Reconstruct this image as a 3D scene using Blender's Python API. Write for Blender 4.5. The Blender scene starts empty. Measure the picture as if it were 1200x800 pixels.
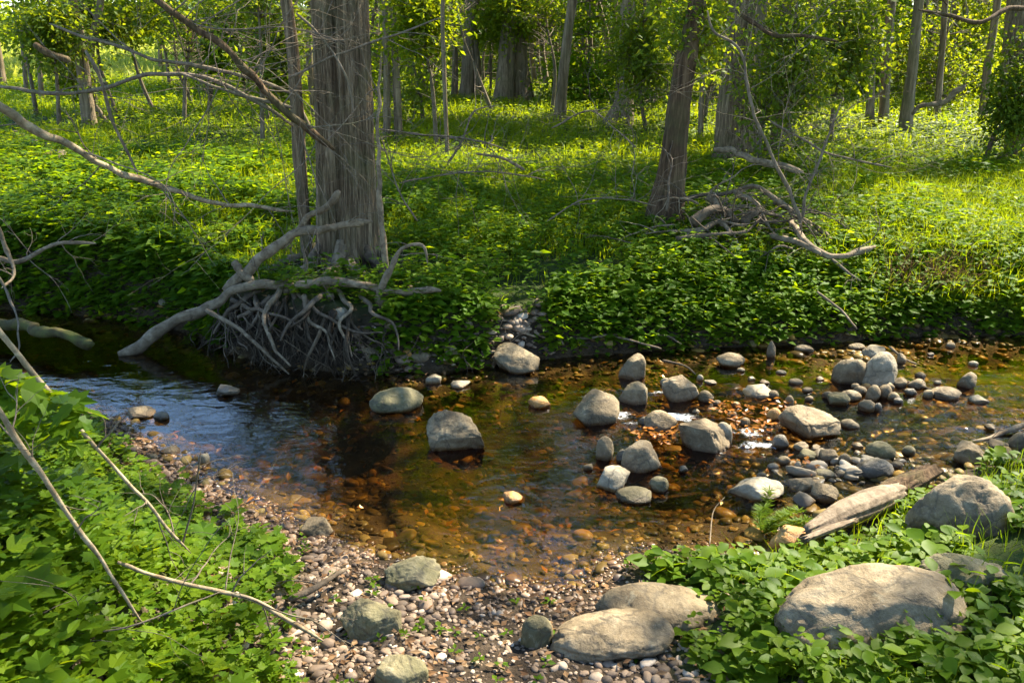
import bpy, math, random
import numpy as np
from mathutils import Vector
from math import radians as rad

# ------------------------------------------------------------------ camera, sky, sun, exposure
SC = bpy.context.scene
COL = SC.collection
CAM_Z, PITCH, FPX = 2.0, rad(19.1), 1039.0
SUN_AZ, SUN_EL = rad(40), rad(47)          # azimuth from +X towards +Y
SUNV = np.array([math.cos(SUN_AZ)*math.cos(SUN_EL), math.sin(SUN_AZ)*math.cos(SUN_EL), math.sin(SUN_EL)])

cd = bpy.data.cameras.new('camera'); cam = bpy.data.objects.new('camera', cd); COL.objects.link(cam)
cam.location = (0, 0, CAM_Z); cam.rotation_euler = (math.pi/2 - PITCH, 0, 0)
cd.sensor_width = 36; cd.lens = 36*FPX/1200; cd.clip_start = 0.05; cd.clip_end = 6000
SC.camera = cam
w = bpy.data.worlds.new('World'); SC.world = w; w.use_nodes = True
wn = w.node_tree; wn.nodes.clear()
sky = wn.nodes.new('ShaderNodeTexSky'); sky.sky_type = 'NISHITA'; sky.sun_disc = False
sky.sun_elevation = SUN_EL; sky.sun_rotation = math.pi/2 - SUN_AZ
sky.air_density = 1.0; sky.dust_density = 0.1; sky.ozone_density = 5.0
bg = wn.nodes.new('ShaderNodeBackground'); bg.inputs['Strength'].default_value = 0.115
wo = wn.nodes.new('ShaderNodeOutputWorld')
wn.links.new(sky.outputs[0], bg.inputs[0]); wn.links.new(bg.outputs[0], wo.inputs[0])
sl = bpy.data.lights.new('sun', 'SUN'); sun = bpy.data.objects.new('sun', sl); COL.objects.link(sun)
sl.energy = 5.0; sl.angle = rad(0.55); sl.color = (1.0, 0.93, 0.80)
sun.rotation_euler = Vector(SUNV.tolist()).to_track_quat('Z', 'Y').to_euler()
sun.location = (20, 20, 30)
SC.view_settings.view_transform = 'Standard'; SC.view_settings.look = 'None'
SC.view_settings.gamma = 1; SC.view_settings.use_curve_mapping = False
SC.view_settings.exposure = 2.3
SC.view_settings.use_white_balance = True; SC.view_settings.white_balance_temperature = 6900; SC.view_settings.white_balance_tint = 8
cy = SC.cycles
SC.render.engine = 'CYCLES'
cy.max_bounces = 7; cy.diffuse_bounces = 3; cy.glossy_bounces = 3; cy.transmission_bounces = 4
cy.transparent_max_bounces = 8; cy.caustics_reflective = False; cy.caustics_refractive = False
cy.use_denoising = True; cy.denoiser = 'OPENIMAGEDENOISE'
cy.use_adaptive_sampling = True; cy.adaptive_threshold = 0.015

# ------------------------------------------------------------------ helpers: numbers
def hash01(ix, iy, iz, seed):
    h = (ix.astype(np.uint32)*np.uint32(374761393) + iy.astype(np.uint32)*np.uint32(668265263)
         + iz.astype(np.uint32)*np.uint32(2147483647) + np.uint32((seed*974634777) & 0xffffffff))
    h = (h ^ (h >> np.uint32(13)))*np.uint32(1274126177)
    h = (h ^ (h >> np.uint32(16)))*np.uint32(2246822519)
    h = h ^ (h >> np.uint32(13))
    return h.astype(np.float64)/4294967295.0

def vnoise(p, seed=0):
    p = np.asarray(p, float); i = np.floor(p).astype(np.int64); f = p - i
    u = f*f*f*(f*(f*6 - 15) + 10)
    r = 0
    for dx in (0, 1):
        for dy in (0, 1):
            for dz in (0, 1):
                wgt = (u[..., 0] if dx else 1-u[..., 0])*(u[..., 1] if dy else 1-u[..., 1])*(u[..., 2] if dz else 1-u[..., 2])
                r = r + wgt*hash01(i[..., 0]+dx, i[..., 1]+dy, i[..., 2]+dz, seed)
    return r*2 - 1

def fbm(p, octv=4, seed=0, gain=.5):
    a, s, t = 1.0, 0, 0
    p = np.asarray(p, float)
    for k in range(octv):
        s = s + a*vnoise(p, seed + k*17); t += a; a *= gain; p = p*2.03 + 13.7
    return s/t

def sm(a, b, x):
    t = np.clip((np.asarray(x, float) - a)/(b - a), 0, 1); return t*t*(3 - 2*t)

cp, sp = math.cos(PITCH), math.sin(PITCH)
def ray(px, py):
    u, v = (px - 600)/FPX, (400 - py)/FPX
    return np.array([u, cp + v*sp, -sp + v*cp])
def onz(px, py, z=0.0):
    d = ray(px, py); t = (z - CAM_Z)/d[2]; return np.array([d[0]*t, d[1]*t, z])
def aty(px, py, Y):
    d = ray(px, py); t = Y/d[1]; return np.array([d[0]*t, Y, CAM_Z + d[2]*t])
def depth_of(p): return p[1]*cp + (CAM_Z - p[2])*sp
def topx(x, y, z):
    zc = y*cp + (CAM_Z - z)*sp; v = (y*sp - (CAM_Z - z)*cp)/zc
    return 600 + FPX*x/zc, 400 - FPX*v

# ------------------------------------------------------------------ the shape of the ground
NEAR = [(-60, 470), (60, 476), (135, 490), (180, 522), (235, 562), (300, 598), (365, 625), (440, 648), (500, 668), (560, 682),
        (640, 690), (695, 682), (725, 652), (800, 645), (880, 650), (930, 640), (985, 615), (1050, 585), (1120, 552), (1200, 522), (1290, 500)]
FAR = [(1290, 392), (1200, 394), (1100, 391), (1000, 400), (900, 405), (800, 410), (700, 414), (620, 424), (560, 432), (500, 436), (400, 438),
       (330, 430), (270, 412), (215, 388), (150, 374), (80, 367), (0, 362), (-70, 360)]
nw = [onz(*p)[:2] for p in NEAR]; fw = [onz(*p)[:2] for p in FAR]
near_xy = np.array([(-30, nw[0][1] + 1.2), (-9, nw[0][1] + .3)] + nw + [(9, nw[-1][1] + .2), (30, nw[-1][1] + 1.5)])
far_xy = np.array([(30, fw[0][1] + 1.5), (9, fw[0][1] + .3)] + fw + [(-9, fw[-1][1] + .3), (-30, fw[-1][1] + 1.0)])

def seg_dist(x, y, poly):
    best = np.full(x.shape, 1e9)
    for (ax, ay), (bx, by) in zip(poly[:-1], poly[1:]):
        dx, dy = bx - ax, by - ay
        t = np.clip(((x - ax)*dx + (y - ay)*dy)/(dx*dx + dy*dy), 0, 1)
        best = np.minimum(best, (x - ax - t*dx)**2 + (y - ay - t*dy)**2)
    return np.sqrt(best)

def banks(x, y):
    """distance outside the water on the far side and on the near side (negative: in the water)"""
    x = np.asarray(x, float); y = np.asarray(y, float)
    fy = np.interp(x, far_xy[::-1, 0], far_xy[::-1, 1]); ny = np.interp(x, near_xy[:, 0], near_xy[:, 1])
    df = seg_dist(x, y, far_xy)*np.where(y > fy, 1, -1); dn = seg_dist(x, y, near_xy)*np.where(y < ny, 1, -1)
    return df, dn

def H(x, y):
    x = np.asarray(x, float); y = np.asarray(y, float)
    shp = x.shape; x = x.ravel(); y = y.ravel()
    df, dn = banks(x, y)
    q = np.stack([x, y, 0*x], 1)
    n1 = fbm(q*1.3, 3, 5); n2 = fbm(q*6, 3, 9); n3 = fbm(q*.25, 2, 3)
    inw = np.minimum(-df, -dn)
    bed = -0.02 - 0.25*sm(0, 1.0, inw) + .035*n1 + .02*n2
    bed = bed - .10*sm(-.5, -1.4, x)*sm(.05, .5, inw)
    bed = bed + 0.10*sm(0.3, 1.5, x)*sm(0, .6, inw)*sm(-.2, .5, n1 + .3)         # the riffle is shallower
    left = sm(-1.8, -2.8, x)
    top = 0.36 + 0.17*left + 0.06*sm(2.0, 3.5, x) - .06*np.exp(-((x - .1)/.5)**2)
    wid = 0.30 - .05*left + .42*sm(.4, 1.0, x)
    far = top*(.35*sm(-.03, .16, df + .04*n2) + .65*sm(-.03, wid, df + .05*n2)) + 0.11*sm(.2, 2.2, df) + .011*np.clip(df, 0, 20) + .06*n3*sm(.5, 4, df) + .04*n1*sm(.1, .6, df) + .015*n2
    near = 0.008 + 0.10*np.clip(dn, 0, 4) + .03*n1*sm(.1, .6, dn) + .018*n2*sm(0, .3, dn)
    near = near + 0.44*sm(-.72, -1.5, x)*sm(.0, .55, dn)*sm(3.3, 2.2, y) + .20*sm(.35, 1.6, x)*sm(.05, .7, dn)
    h = np.where(df > 0, far, np.where(dn > 0, near, np.minimum(bed, -.006)))
    return h.reshape(shp)

def H1(x, y): return float(H(np.array([x]), np.array([y]))[0])
_T = np.concatenate([np.arange(1.2, 14, .02), np.geomspace(14, 300, 900)])
def G(px, py, water=True):
    """where the view ray through a photo point meets the ground (or the water)"""
    d = ray(px, py); X, Y, Z = d[0]*_T, d[1]*_T, CAM_Z + d[2]*_T
    h = H(X, Y)
    if water: h = np.maximum(h, 0)
    k = np.nonzero(Z <= h)[0]
    k = k[0] if len(k) else len(_T) - 1
    return np.array([X[k], Y[k], h[k]])

# ------------------------------------------------------------------ helpers: meshes and objects
class MB:
    def __init__(s): s.v = []; s.l = []; s.c = []; s.n = 0; s.at = {}
    def add(s, v, f, **attrs):
        v = np.asarray(v, float).reshape(-1, 3); f = np.asarray(f, np.int64)
        s.v.append(v); s.l.append((f + s.n).ravel()); s.c.append(np.full(len(f), f.shape[1], np.int32))
        for k, a in attrs.items():
            s.at.setdefault(k, []).append(np.broadcast_to(np.asarray(a, float), (len(v),)))
        s.n += len(v); return s
    def addmix(s, v, fs):
        v = np.asarray(v, float); s.v.append(v)
        for f in fs:
            f = np.asarray(f, np.int64)
            if len(f): s.l.append((f + s.n).ravel()); s.c.append(np.full(len(f), f.shape[1], np.int32))
        s.n += len(v)
    def build(s, name, m, parent=None, smooth=True, origin=None):
        v = np.concatenate(s.v); l = np.concatenate(s.l).astype(np.int32); c = np.concatenate(s.c)
        if origin is not None: v = v - np.asarray(origin)
        me = bpy.data.meshes.new(name)
        me.vertices.add(len(v)); me.vertices.foreach_set('co', v.astype(np.float32).ravel())
        me.loops.add(len(l)); me.loops.foreach_set('vertex_index', l)
        st = np.zeros(len(c), np.int32); st[1:] = np.cumsum(c)[:-1]
        me.polygons.add(len(c)); me.polygons.foreach_set('loop_start', st)
        me.polygons.foreach_set('use_smooth', np.full(len(c), smooth))
        for k, a in s.at.items():
            at = me.attributes.new(k, 'FLOAT', 'POINT'); at.data.foreach_set('value', np.concatenate(a).astype(np.float32))
        me.update(calc_edges=True); me.validate()
        me.materials.append(m)
        o = bpy.data.objects.new(name, me); COL.objects.link(o)
        if origin is not None: o.location = tuple(origin)
        if parent is not None: o.parent = parent; o.location = tuple(Vector(o.location) - parent.location)
        return o

def tag(o, label=None, cat=None, group=None, kind=None):
    if label: o['label'] = label
    if cat: o['category'] = cat
    if group: o['group'] = group
    if kind: o['kind'] = kind
    return o
def thing(name, loc, label, cat, group=None):
    o = bpy.data.objects.new(name, None); COL.objects.link(o); o.location = tuple(float(c) for c in loc)
    o.empty_display_size = .2
    return tag(o, label, cat, group)

def catmull(P, per=8):
    P = np.asarray(P, float)
    if len(P) < 3:
        t = np.linspace(0, 1, per + 1)[:, None]; return P[0]*(1 - t) + P[-1]*t
    Q = np.vstack([2*P[0] - P[1], P, 2*P[-1] - P[-2]]); out = []
    t = np.linspace(0, 1, per, endpoint=False)[:, None]
    for k in range(1, len(Q) - 2):
        a, b, c, d = Q[k-1:k+3]
        out.append(.5*((2*b) + (c - a)*t + (2*a - 5*b + 4*c - d)*t**2 + (3*b - a - 3*c + d)*t**3))
    out.append(P[-1:]); return np.vstack(out)

def sweep(mb, path, rads, sides=8, rough=0.0, seed=0, nf=18.0, stretch=4.0, flat=1.0):
    """a tube along a path, its skin roughened by noise that is long along the path"""
    path = np.asarray(path, float); n = len(path); rads = np.broadcast_to(np.asarray(rads, float), (n,))
    T = np.gradient(path, axis=0); T /= np.linalg.norm(T, axis=1)[:, None] + 1e-9
    u = np.cross(T[0], [0.13, .2, 1.0]) if abs(T[0][2]) < .95 else np.cross(T[0], [1, .1, 0.0])
    u /= np.linalg.norm(u); U = np.zeros((n, 3))
    for k in range(n):
        u = u - T[k]*np.dot(u, T[k]); u /= np.linalg.norm(u); U[k] = u
    V = np.cross(T, U)
    th = np.linspace(0, 2*np.pi, sides, endpoint=False)
    cs, sn = np.cos(th), np.sin(th)*flat
    R = np.repeat(rads[:, None], sides, 1)
    if rough > 0:
        s = np.concatenate([[0], np.cumsum(np.linalg.norm(np.diff(path, axis=0), axis=1))])
        q = np.stack([cs[None, :]*rads.mean()*nf + 0*s[:, None], sn[None, :]*rads.mean()*nf + 0*s[:, None], s[:, None]*nf/stretch + 0*cs[None, :]], -1)
        R = R*(1 + rough*fbm(q + seed*3.1, 3, seed))
    ring = path[:, None, :] + R[:, :, None]*(cs[None, :, None]*U[:, None, :] + sn[None, :, None]*V[:, None, :])
    v = ring.reshape(-1, 3)
    i = np.arange(n - 1)[:, None]*sides; j = np.arange(sides)[None, :]; j2 = (j + 1) % sides
    f = np.stack([i + j, i + j2, i + sides + j2, i + sides + j], -1).reshape(-1, 4)
    v = np.vstack([v, path[0] - T[0]*rads[0]*.15, path[-1] + T[-1]*rads[-1]*.3]); a, b = n*sides, n*sides + 1
    jj = np.arange(sides); j2 = (jj + 1) % sides
    cap = np.vstack([np.stack([np.full(sides, a), j2, jj], 1), np.stack([np.full(sides, b), (n-1)*sides + jj, (n-1)*sides + j2], 1)])
    mb.addmix(v, [f, cap])

def wander(rng, p0, d, length, n=7, curve=.35, droop=0.0):
    P = [np.array(p0, float)]; d = np.array(d, float)/np.linalg.norm(d); st = length/n
    for k in range(n):
        d = d + rng.normal(0, curve, 3)/math.sqrt(n) + np.array([0, 0, -droop/n]); d /= np.linalg.norm(d)
        P.append(P[-1] + d*st)
    return np.array(P)

def twig(mb, rng, p0, d, length, r, levels=1, sides=5, droop=0.0, curve=.45):
    P = wander(rng, p0, d, length, 7, curve, droop); S = catmull(P, 3)
    sweep(mb, S, np.linspace(r, r*.3, len(S)), sides)
    if levels > 0:
        for k in range(rng.integers(2, 5)):
            i = rng.integers(4, len(S) - 2); t = S[i+1] - S[i-1]; t /= np.linalg.norm(t)
            dd = t + rng.normal(0, .6, 3); twig(mb, rng, S[i], dd, length*rng.uniform(.3, .6), r*.5, levels - 1, 4, droop, curve)

# ---- leaves: arrays of position, heading, normal, length, width
LEAF5 = (np.array([[0, 0, 0], [-.5, .42, .12], [0, .5, 0], [.5, .42, .12], [0, 1, -.10]]), np.array([[0, 2, 1], [0, 3, 2], [1, 2, 4], [2, 3, 4]]))
LEAFO = (np.array([[0, 0, 0], [-.34, .2, .07], [-.5, .48, .09], [-.3, .78, .04], [0, 1, -.12], [.3, .78, .04], [.5, .48, .09], [.34, .2, .07], [0, .25, -.01], [0, .6, 0]]),
         np.array([[0, 8, 1], [1, 8, 2], [8, 9, 2], [2, 9, 3], [3, 9, 4], [0, 7, 8], [7, 6, 8], [8, 6, 9], [6, 5, 9], [5, 4, 9]]))
LEAF4 = (np.array([[0, 0, 0], [.5, .45, .10], [0, 1, -.05], [-.5, .45, .10]]), np.array([[0, 1, 2], [0, 2, 3]]))
_lo = [(0, 0, 0), (-.30, .08, .05), (-.52, .30, .08), (-.36, .42, .05), (-.46, .72, .04), (-.18, .68, .03), (0, 1.0, -.12), (.18, .68, .03), (.46, .72, .04), (.36, .42, .05), (.52, .30, .08), (.30, .08, .05), (0, .42, -.02)]
LEAFM = (np.array(_lo), np.array([[12, (k + 1) % 12, k] for k in range(12)]))
def leaves(mb, pos, head, nrm, L, W, shape=LEAF5):
    tv, tf = shape; n = len(pos)
    if n == 0: return
    y = head/(np.linalg.norm(head, axis=1)[:, None] + 1e-9)
    x = np.cross(y, nrm); x /= np.linalg.norm(x, axis=1)[:, None] + 1e-9
    z = np.cross(x, y)
    L = np.broadcast_to(L, (n,)); W = np.broadcast_to(W, (n,))
    v = pos[:, None, :] + tv[None, :, 0, None]*(W[:, None, None]*x[:, None, :]) + tv[None, :, 1, None]*(L[:, None, None]*y[:, None, :]) + tv[None, :, 2, None]*(W[:, None, None]*z[:, None, :])
    f = (tf[None] + (np.arange(n)*len(tv))[:, None, None]).reshape(-1, tf.shape[1])
    mb.add(v.reshape(-1, 3), f)

def unit(v): return v/(np.linalg.norm(v, axis=-1, keepdims=True) + 1e-9)

def leaf_cloud(mb, rng, centres, rad_, per, size, shape=LEAF4, flat=.75, wr=.55, lit=False):
    """clumps of leaves round twig ends"""
    n = len(centres)
    if n == 0: return
    c = np.repeat(centres, per, 0); r = np.repeat(np.broadcast_to(rad_, (n,)), per)
    off = unit(rng.normal(size=(n*per, 3)))*(rng.random((n*per, 1))**.5)*r[:, None]; off[:, 2] *= flat
    hd = unit(off + rng.normal(0, .5, off.shape)*r[:, None]); hd[:, 2] -= .25
    nm = unit(rng.normal(0, .55, off.shape) + np.array([0, 0, 1.0]))
    L = size*rng.uniform(.65, 1.25, n*per); p = c + off
    if lit:
        k = keep_leaves(rng, p, int(lit)); p, hd, nm, L = p[k], hd[k], nm[k], L[k]
    leaves(mb, p, hd, nm, L, L*wr, shape)

def plants(mb, rng, x, y, h, L, k, shape=LEAF5, spread=.7, wr=.6, zoff=0.0):
    """low plants: k leaves in whorls round a short stem"""
    n = len(x)
    if n == 0: return
    z = H(x, y) + zoff
    h = np.broadcast_to(h, (n,)); L = np.broadcast_to(L, (n,))
    a = rng.uniform(0, 6.28, n)[:, None] + np.arange(k)[None, :]*2.4 + rng.normal(0, .3, (n, k))
    t = np.linspace(.35, 1, k)[None, :] + rng.uniform(-.12, .12, (n, k))
    ca, sa = np.cos(a), np.sin(a)
    lean = rng.normal(0, .18, (n, 2))
    px = x[:, None] + lean[:, :1]*h[:, None]*t + ca*L[:, None]*.12; py = y[:, None] + lean[:, 1:]*h[:, None]*t + sa*L[:, None]*.12
    pos = np.stack([px, py, z[:, None] + h[:, None]*t], -1)
    up = rng.uniform(-.25, .55, (n, k))*spread
    hd = np.stack([ca, sa, up], -1)
    nm = np.stack([-ca*up, -sa*up, np.ones_like(ca)], -1) + rng.normal(0, .28, (n, k, 3))
    LL = L[:, None]*rng.uniform(.6, 1.2, (n, k))
    leaves(mb, pos.reshape(-1, 3), hd.reshape(-1, 3), nm.reshape(-1, 3), LL.ravel(), (LL*wr).ravel(), shape)

def blades(mb, rng, x, y, h, wd, bend=.5, zoff=0.0):
    n = len(x)
    if n == 0: return
    z = H(x, y) - .01 + zoff
    h = np.broadcast_to(h, (n,))*rng.uniform(.55, 1.25, n); wd = np.broadcast_to(wd, (n,))
    a = rng.uniform(0, 6.28, n); b = rng.uniform(.1, 1, n)*bend*h; f = rng.uniform(0, 6.28, n)
    bx, by = np.cos(a)*b, np.sin(a)*b; sx, sy = np.cos(f)*wd*.5, np.sin(f)*wd*.5
    p = lambda t, s: np.stack([x + bx*t*t + sx*s, y + by*t*t + sy*s, z + h*(t - .25*t*t*b/np.maximum(h, 1e-6))], -1)
    v = np.stack([p(0, -1), p(0, 1), p(.55, .8), p(.55, -.8), p(1, 0)], 1)
    i = np.arange(n)[:, None]*5
    q = i + np.array([[0, 1, 2, 3]]); t = i + np.array([[3, 2, 4]])
    mb.addmix(v.reshape(-1, 3), [q, t])

# ------------------------------------------------------------------ materials
def newmat(name):
    m = bpy.data.materials.new(name); m.use_nodes = True; nt = m.node_tree; nt.nodes.clear()
    out = nt.nodes.new('ShaderNodeOutputMaterial'); return m, nt, out
def N(nt, t, **kw):
    n = nt.nodes.new(t)
    for k, v in kw.items():
        if k in n.inputs: n.inputs[k].default_value = v
        else: setattr(n, k, v)
    return n
def ramp(nt, fac, stops):
    r = nt.nodes.new('ShaderNodeValToRGB'); e = r.color_ramp.elements
    while len(e) < len(stops): e.new(.5)
    for el, (p, c) in zip(e, stops): el.position = p; el.color = (*c, 1)
    nt.links.new(fac, r.inputs[0]); return r.outputs[0]
def noise(nt, vec, scale, detail=4, rough=.55, dist=0.0):
    n = N(nt, 'ShaderNodeTexNoise', Scale=scale, Detail=detail, Roughness=rough, Distortion=dist)
    if vec is not None: nt.links.new(vec, n.inputs['Vector'])
    return n.outputs[0]
def mapped(nt, src, scale, loc=(0, 0, 0)):
    mp = N(nt, 'ShaderNodeMapping'); mp.inputs['Scale'].default_value = scale; mp.inputs['Location'].default_value = loc
    nt.links.new(src, mp.inputs['Vector']); return mp.outputs[0]
def mixc(nt, fac, a, b, mode='MIX'):
    mx = N(nt, 'ShaderNodeMix', data_type='RGBA', blend_type=mode)
    for s, val in ((0, fac), (6, a), (7, b)):
        if isinstance(val, bpy.types.NodeSocket): nt.links.new(val, mx.inputs[s])
        else: mx.inputs[s].default_value = val if s == 0 else (*val, 1)
    return mx.outputs[2]
def math_(nt, op, a, b=0.0, clamp=False):
    n = N(nt, 'ShaderNodeMath', operation=op, use_clamp=clamp)
    for s, val in ((0, a), (1, b)):
        if isinstance(val, bpy.types.NodeSocket): nt.links.new(val, n.inputs[s])
        else: n.inputs[s].default_value = val
    return n.outputs[0]
def bump(nt, h, strength, dist=.01):
    b = N(nt, 'ShaderNodeBump', Strength=strength, Distance=dist); nt.links.new(h, b.inputs['Height']); return b.outputs[0]

def leaf_mat(name, base, trans, mix=.42, rough=.55, spec=.08):
    m, nt, out = newmat(name); g = N(nt, 'ShaderNodeNewGeometry'); r = g.outputs['Random Per Island']
    k = len(base)
    bc = ramp(nt, r, [(i/(k - 1), c) for i, c in enumerate(base)])
    tc = ramp(nt, r, [(i/(len(trans) - 1), c) for i, c in enumerate(trans)])
    # whole drifts of paler and darker plants
    nz = noise(nt, g.outputs['Position'], 1.7, 3)
    drift = ramp(nt, nz, [(.3, (.72, .80, .8)), (.7, (1.2, 1.12, 1.0))])
    bc = mixc(nt, 1.0, bc, drift, 'MULTIPLY'); tc = mixc(nt, 1.0, tc, drift, 'MULTIPLY')
    p = N(nt, 'ShaderNodeBsdfPrincipled', Roughness=rough); p.inputs['Specular IOR Level'].default_value = spec
    nt.links.new(bc, p.inputs['Base Color'])
    t = N(nt, 'ShaderNodeBsdfTranslucent'); nt.links.new(tc, t.inputs[0])
    mx = N(nt, 'ShaderNodeMixShader'); mx.inputs[0].default_value = mix
    nt.links.new(p.outputs[0], mx.inputs[1]); nt.links.new(t.outputs[0], mx.inputs[2]); nt.links.new(mx.outputs[0], out.inputs[0])
    return m

M = {}
M['cover'] = leaf_mat('ground cover leaf', [(.034, .080, .005), (.058, .118, .006), (.088, .150, .007), (.048, .098, .006), (.070, .135, .006)], [(.21, .36, .006), (.30, .43, .007), (.41, .48, .010)], .45)
M['meadow'] = leaf_mat('meadow leaf', [(.060, .112, .005), (.088, .146, .006), (.122, .168, .008)], [(.33, .43, .007), (.46, .51, .009)], .45, .5, .12)
M['canopy'] = leaf_mat('canopy leaf', [(.042, .080, .006), (.070, .115, .008), (.095, .140, .010)], [(.26, .34, .008), (.38, .44, .011), (.48, .48, .013)], .48)
M['vine'] = leaf_mat('broad vine leaf', [(.042, .090, .006), (.070, .128, .007), (.100, .155, .009), (.058, .105, .007)], [(.24, .36, .007), (.38, .45, .010)], .42, .5, .10)
M['dead'] = leaf_mat('dead leaf', [(.09, .042, .016), (.16, .08, .034), (.22, .125, .06), (.11, .055, .024), (.26, .165, .09)], [(.20, .09, .03), (.30, .16, .05)], .2, .7, .2)
M['wetleaf'] = leaf_mat('wet orange leaf', [(.22, .07, .012), (.34, .13, .02), (.16, .06, .015)], [(.40, .14, .02), (.5, .22, .03)], .25, .25, .5)
M['field'] = leaf_mat('field grass', [(.16, .19, .025), (.22, .24, .035)], [(.40, .44, .05), (.5, .5, .06)], .4, .6, .2)
M['farleaf'] = leaf_mat('far wood leaf', [(.038, .078, .008), (.066, .112, .009), (.092, .135, .010)], [(.26, .35, .010), (.42, .45, .013)], .45, .6, .2)

def bark_mat(name, dark, mid, light, zs=2.0, xs=26.0, strength=.8):
    m, nt, out = newmat(name); tc = N(nt, 'ShaderNodeTexCoord')
    v = mapped(nt, tc.outputs['Object'], (xs, xs, zs))
    a = noise(nt, v, 1.0, 5, .6, .4); b = noise(nt, tc.outputs['Object'], 5, 4)
    a2 = noise(nt, mapped(nt, tc.outputs['Object'], (xs*3.1, xs*3.1, zs*4)), 1.0, 4, .65, .3); a = math_(nt, 'ADD', math_(nt, 'MULTIPLY', a, .62), math_(nt, 'MULTIPLY', a2, .38))
    c = ramp(nt, a, [(.34, dark), (.50, mid), (.66, light)])
    c = mixc(nt, ramp(nt, b, [(.45, (0, 0, 0)), (.75, (.55, .55, .55))]), c, (.075, .08, .03))   # a thin green bloom of algae
    p = N(nt, 'ShaderNodeBsdfPrincipled', Roughness=.9); p.inputs['Specular IOR Level'].default_value = .15
    nt.links.new(c, p.inputs['Base Color']); nt.links.new(bump(nt, a, strength, .02), p.inputs['Normal'])
    nt.links.new(p.outputs[0], out.inputs[0]); return m
M['bark'] = bark_mat('grey furrowed bark', (.024, .014, .007), (.125, .086, .050), (.31, .23, .14), 1.9, 40, 1.0)
M['bark_brown'] = bark_mat('brown bark', (.018, .011, .006), (.070, .042, .022), (.155, .10, .055), 1.8, 32)
M['bark_far'] = bark_mat('far bark', (.05, .034, .020), (.155, .115, .072), (.28, .215, .14), 1.4, 18)
M['twig'] = bark_mat('twig bark', (.06, .042, .03), (.13, .098, .068), (.22, .175, .125), 8, 30, .3)

def wood_mat(name, dark, light, moss=0.0):
    m, nt, out = newmat(name); tc = N(nt, 'ShaderNodeTexCoord'); o = tc.outputs['Object']
    a = noise(nt, o, 22, 6, .65, .5); b = noise(nt, o, 6, 3); d = noise(nt, o, 90, 3)
    c = ramp(nt, a, [(.32, dark), (.68, light)])
    c = mixc(nt, ramp(nt, b, [(.42, (0, 0, 0)), (.72, (.5, .5, .5))]), c, tuple(.55*q for q in dark))
    if moss: c = mixc(nt, ramp(nt, b, [(.5 - .3*moss, (1, 1, 1)), (.75 - .2*moss, (0, 0, 0))]), c, (.10, .12, .02))
    p = N(nt, 'ShaderNodeBsdfPrincipled', Roughness=.82); p.inputs['Specular IOR Level'].default_value = .2
    nt.links.new(c, p.inputs['Base Color'])
    nt.links.new(bump(nt, math_(nt, 'ADD', a, math_(nt, 'MULTIPLY', d, .4)), .6, .01), p.inputs['Normal'])
    nt.links.new(p.outputs[0], out.inputs[0]); return m
M['drift'] = wood_mat('weathered grey wood', (.0840, .0560, .0304), (.2720, .2080, .1320))
M['root'] = wood_mat('root wood', (.05, .034, .020), (.17, .125, .08))
M['mosswood'] = wood_mat('mossy wet wood', (.045, .035, .013), (.11, .09, .028), .8)
M['palebranch'] = wood_mat('pale peeling branch', (.1144, .0748, .0370), (.4048, .3168, .1936))
M['redstem'] = wood_mat('reddish dry stem', (.12, .05, .02), (.26, .12, .05))
M['tanlog'] = wood_mat('barkless tan log', (.11, .078, .048), (.29, .22, .15))

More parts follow.
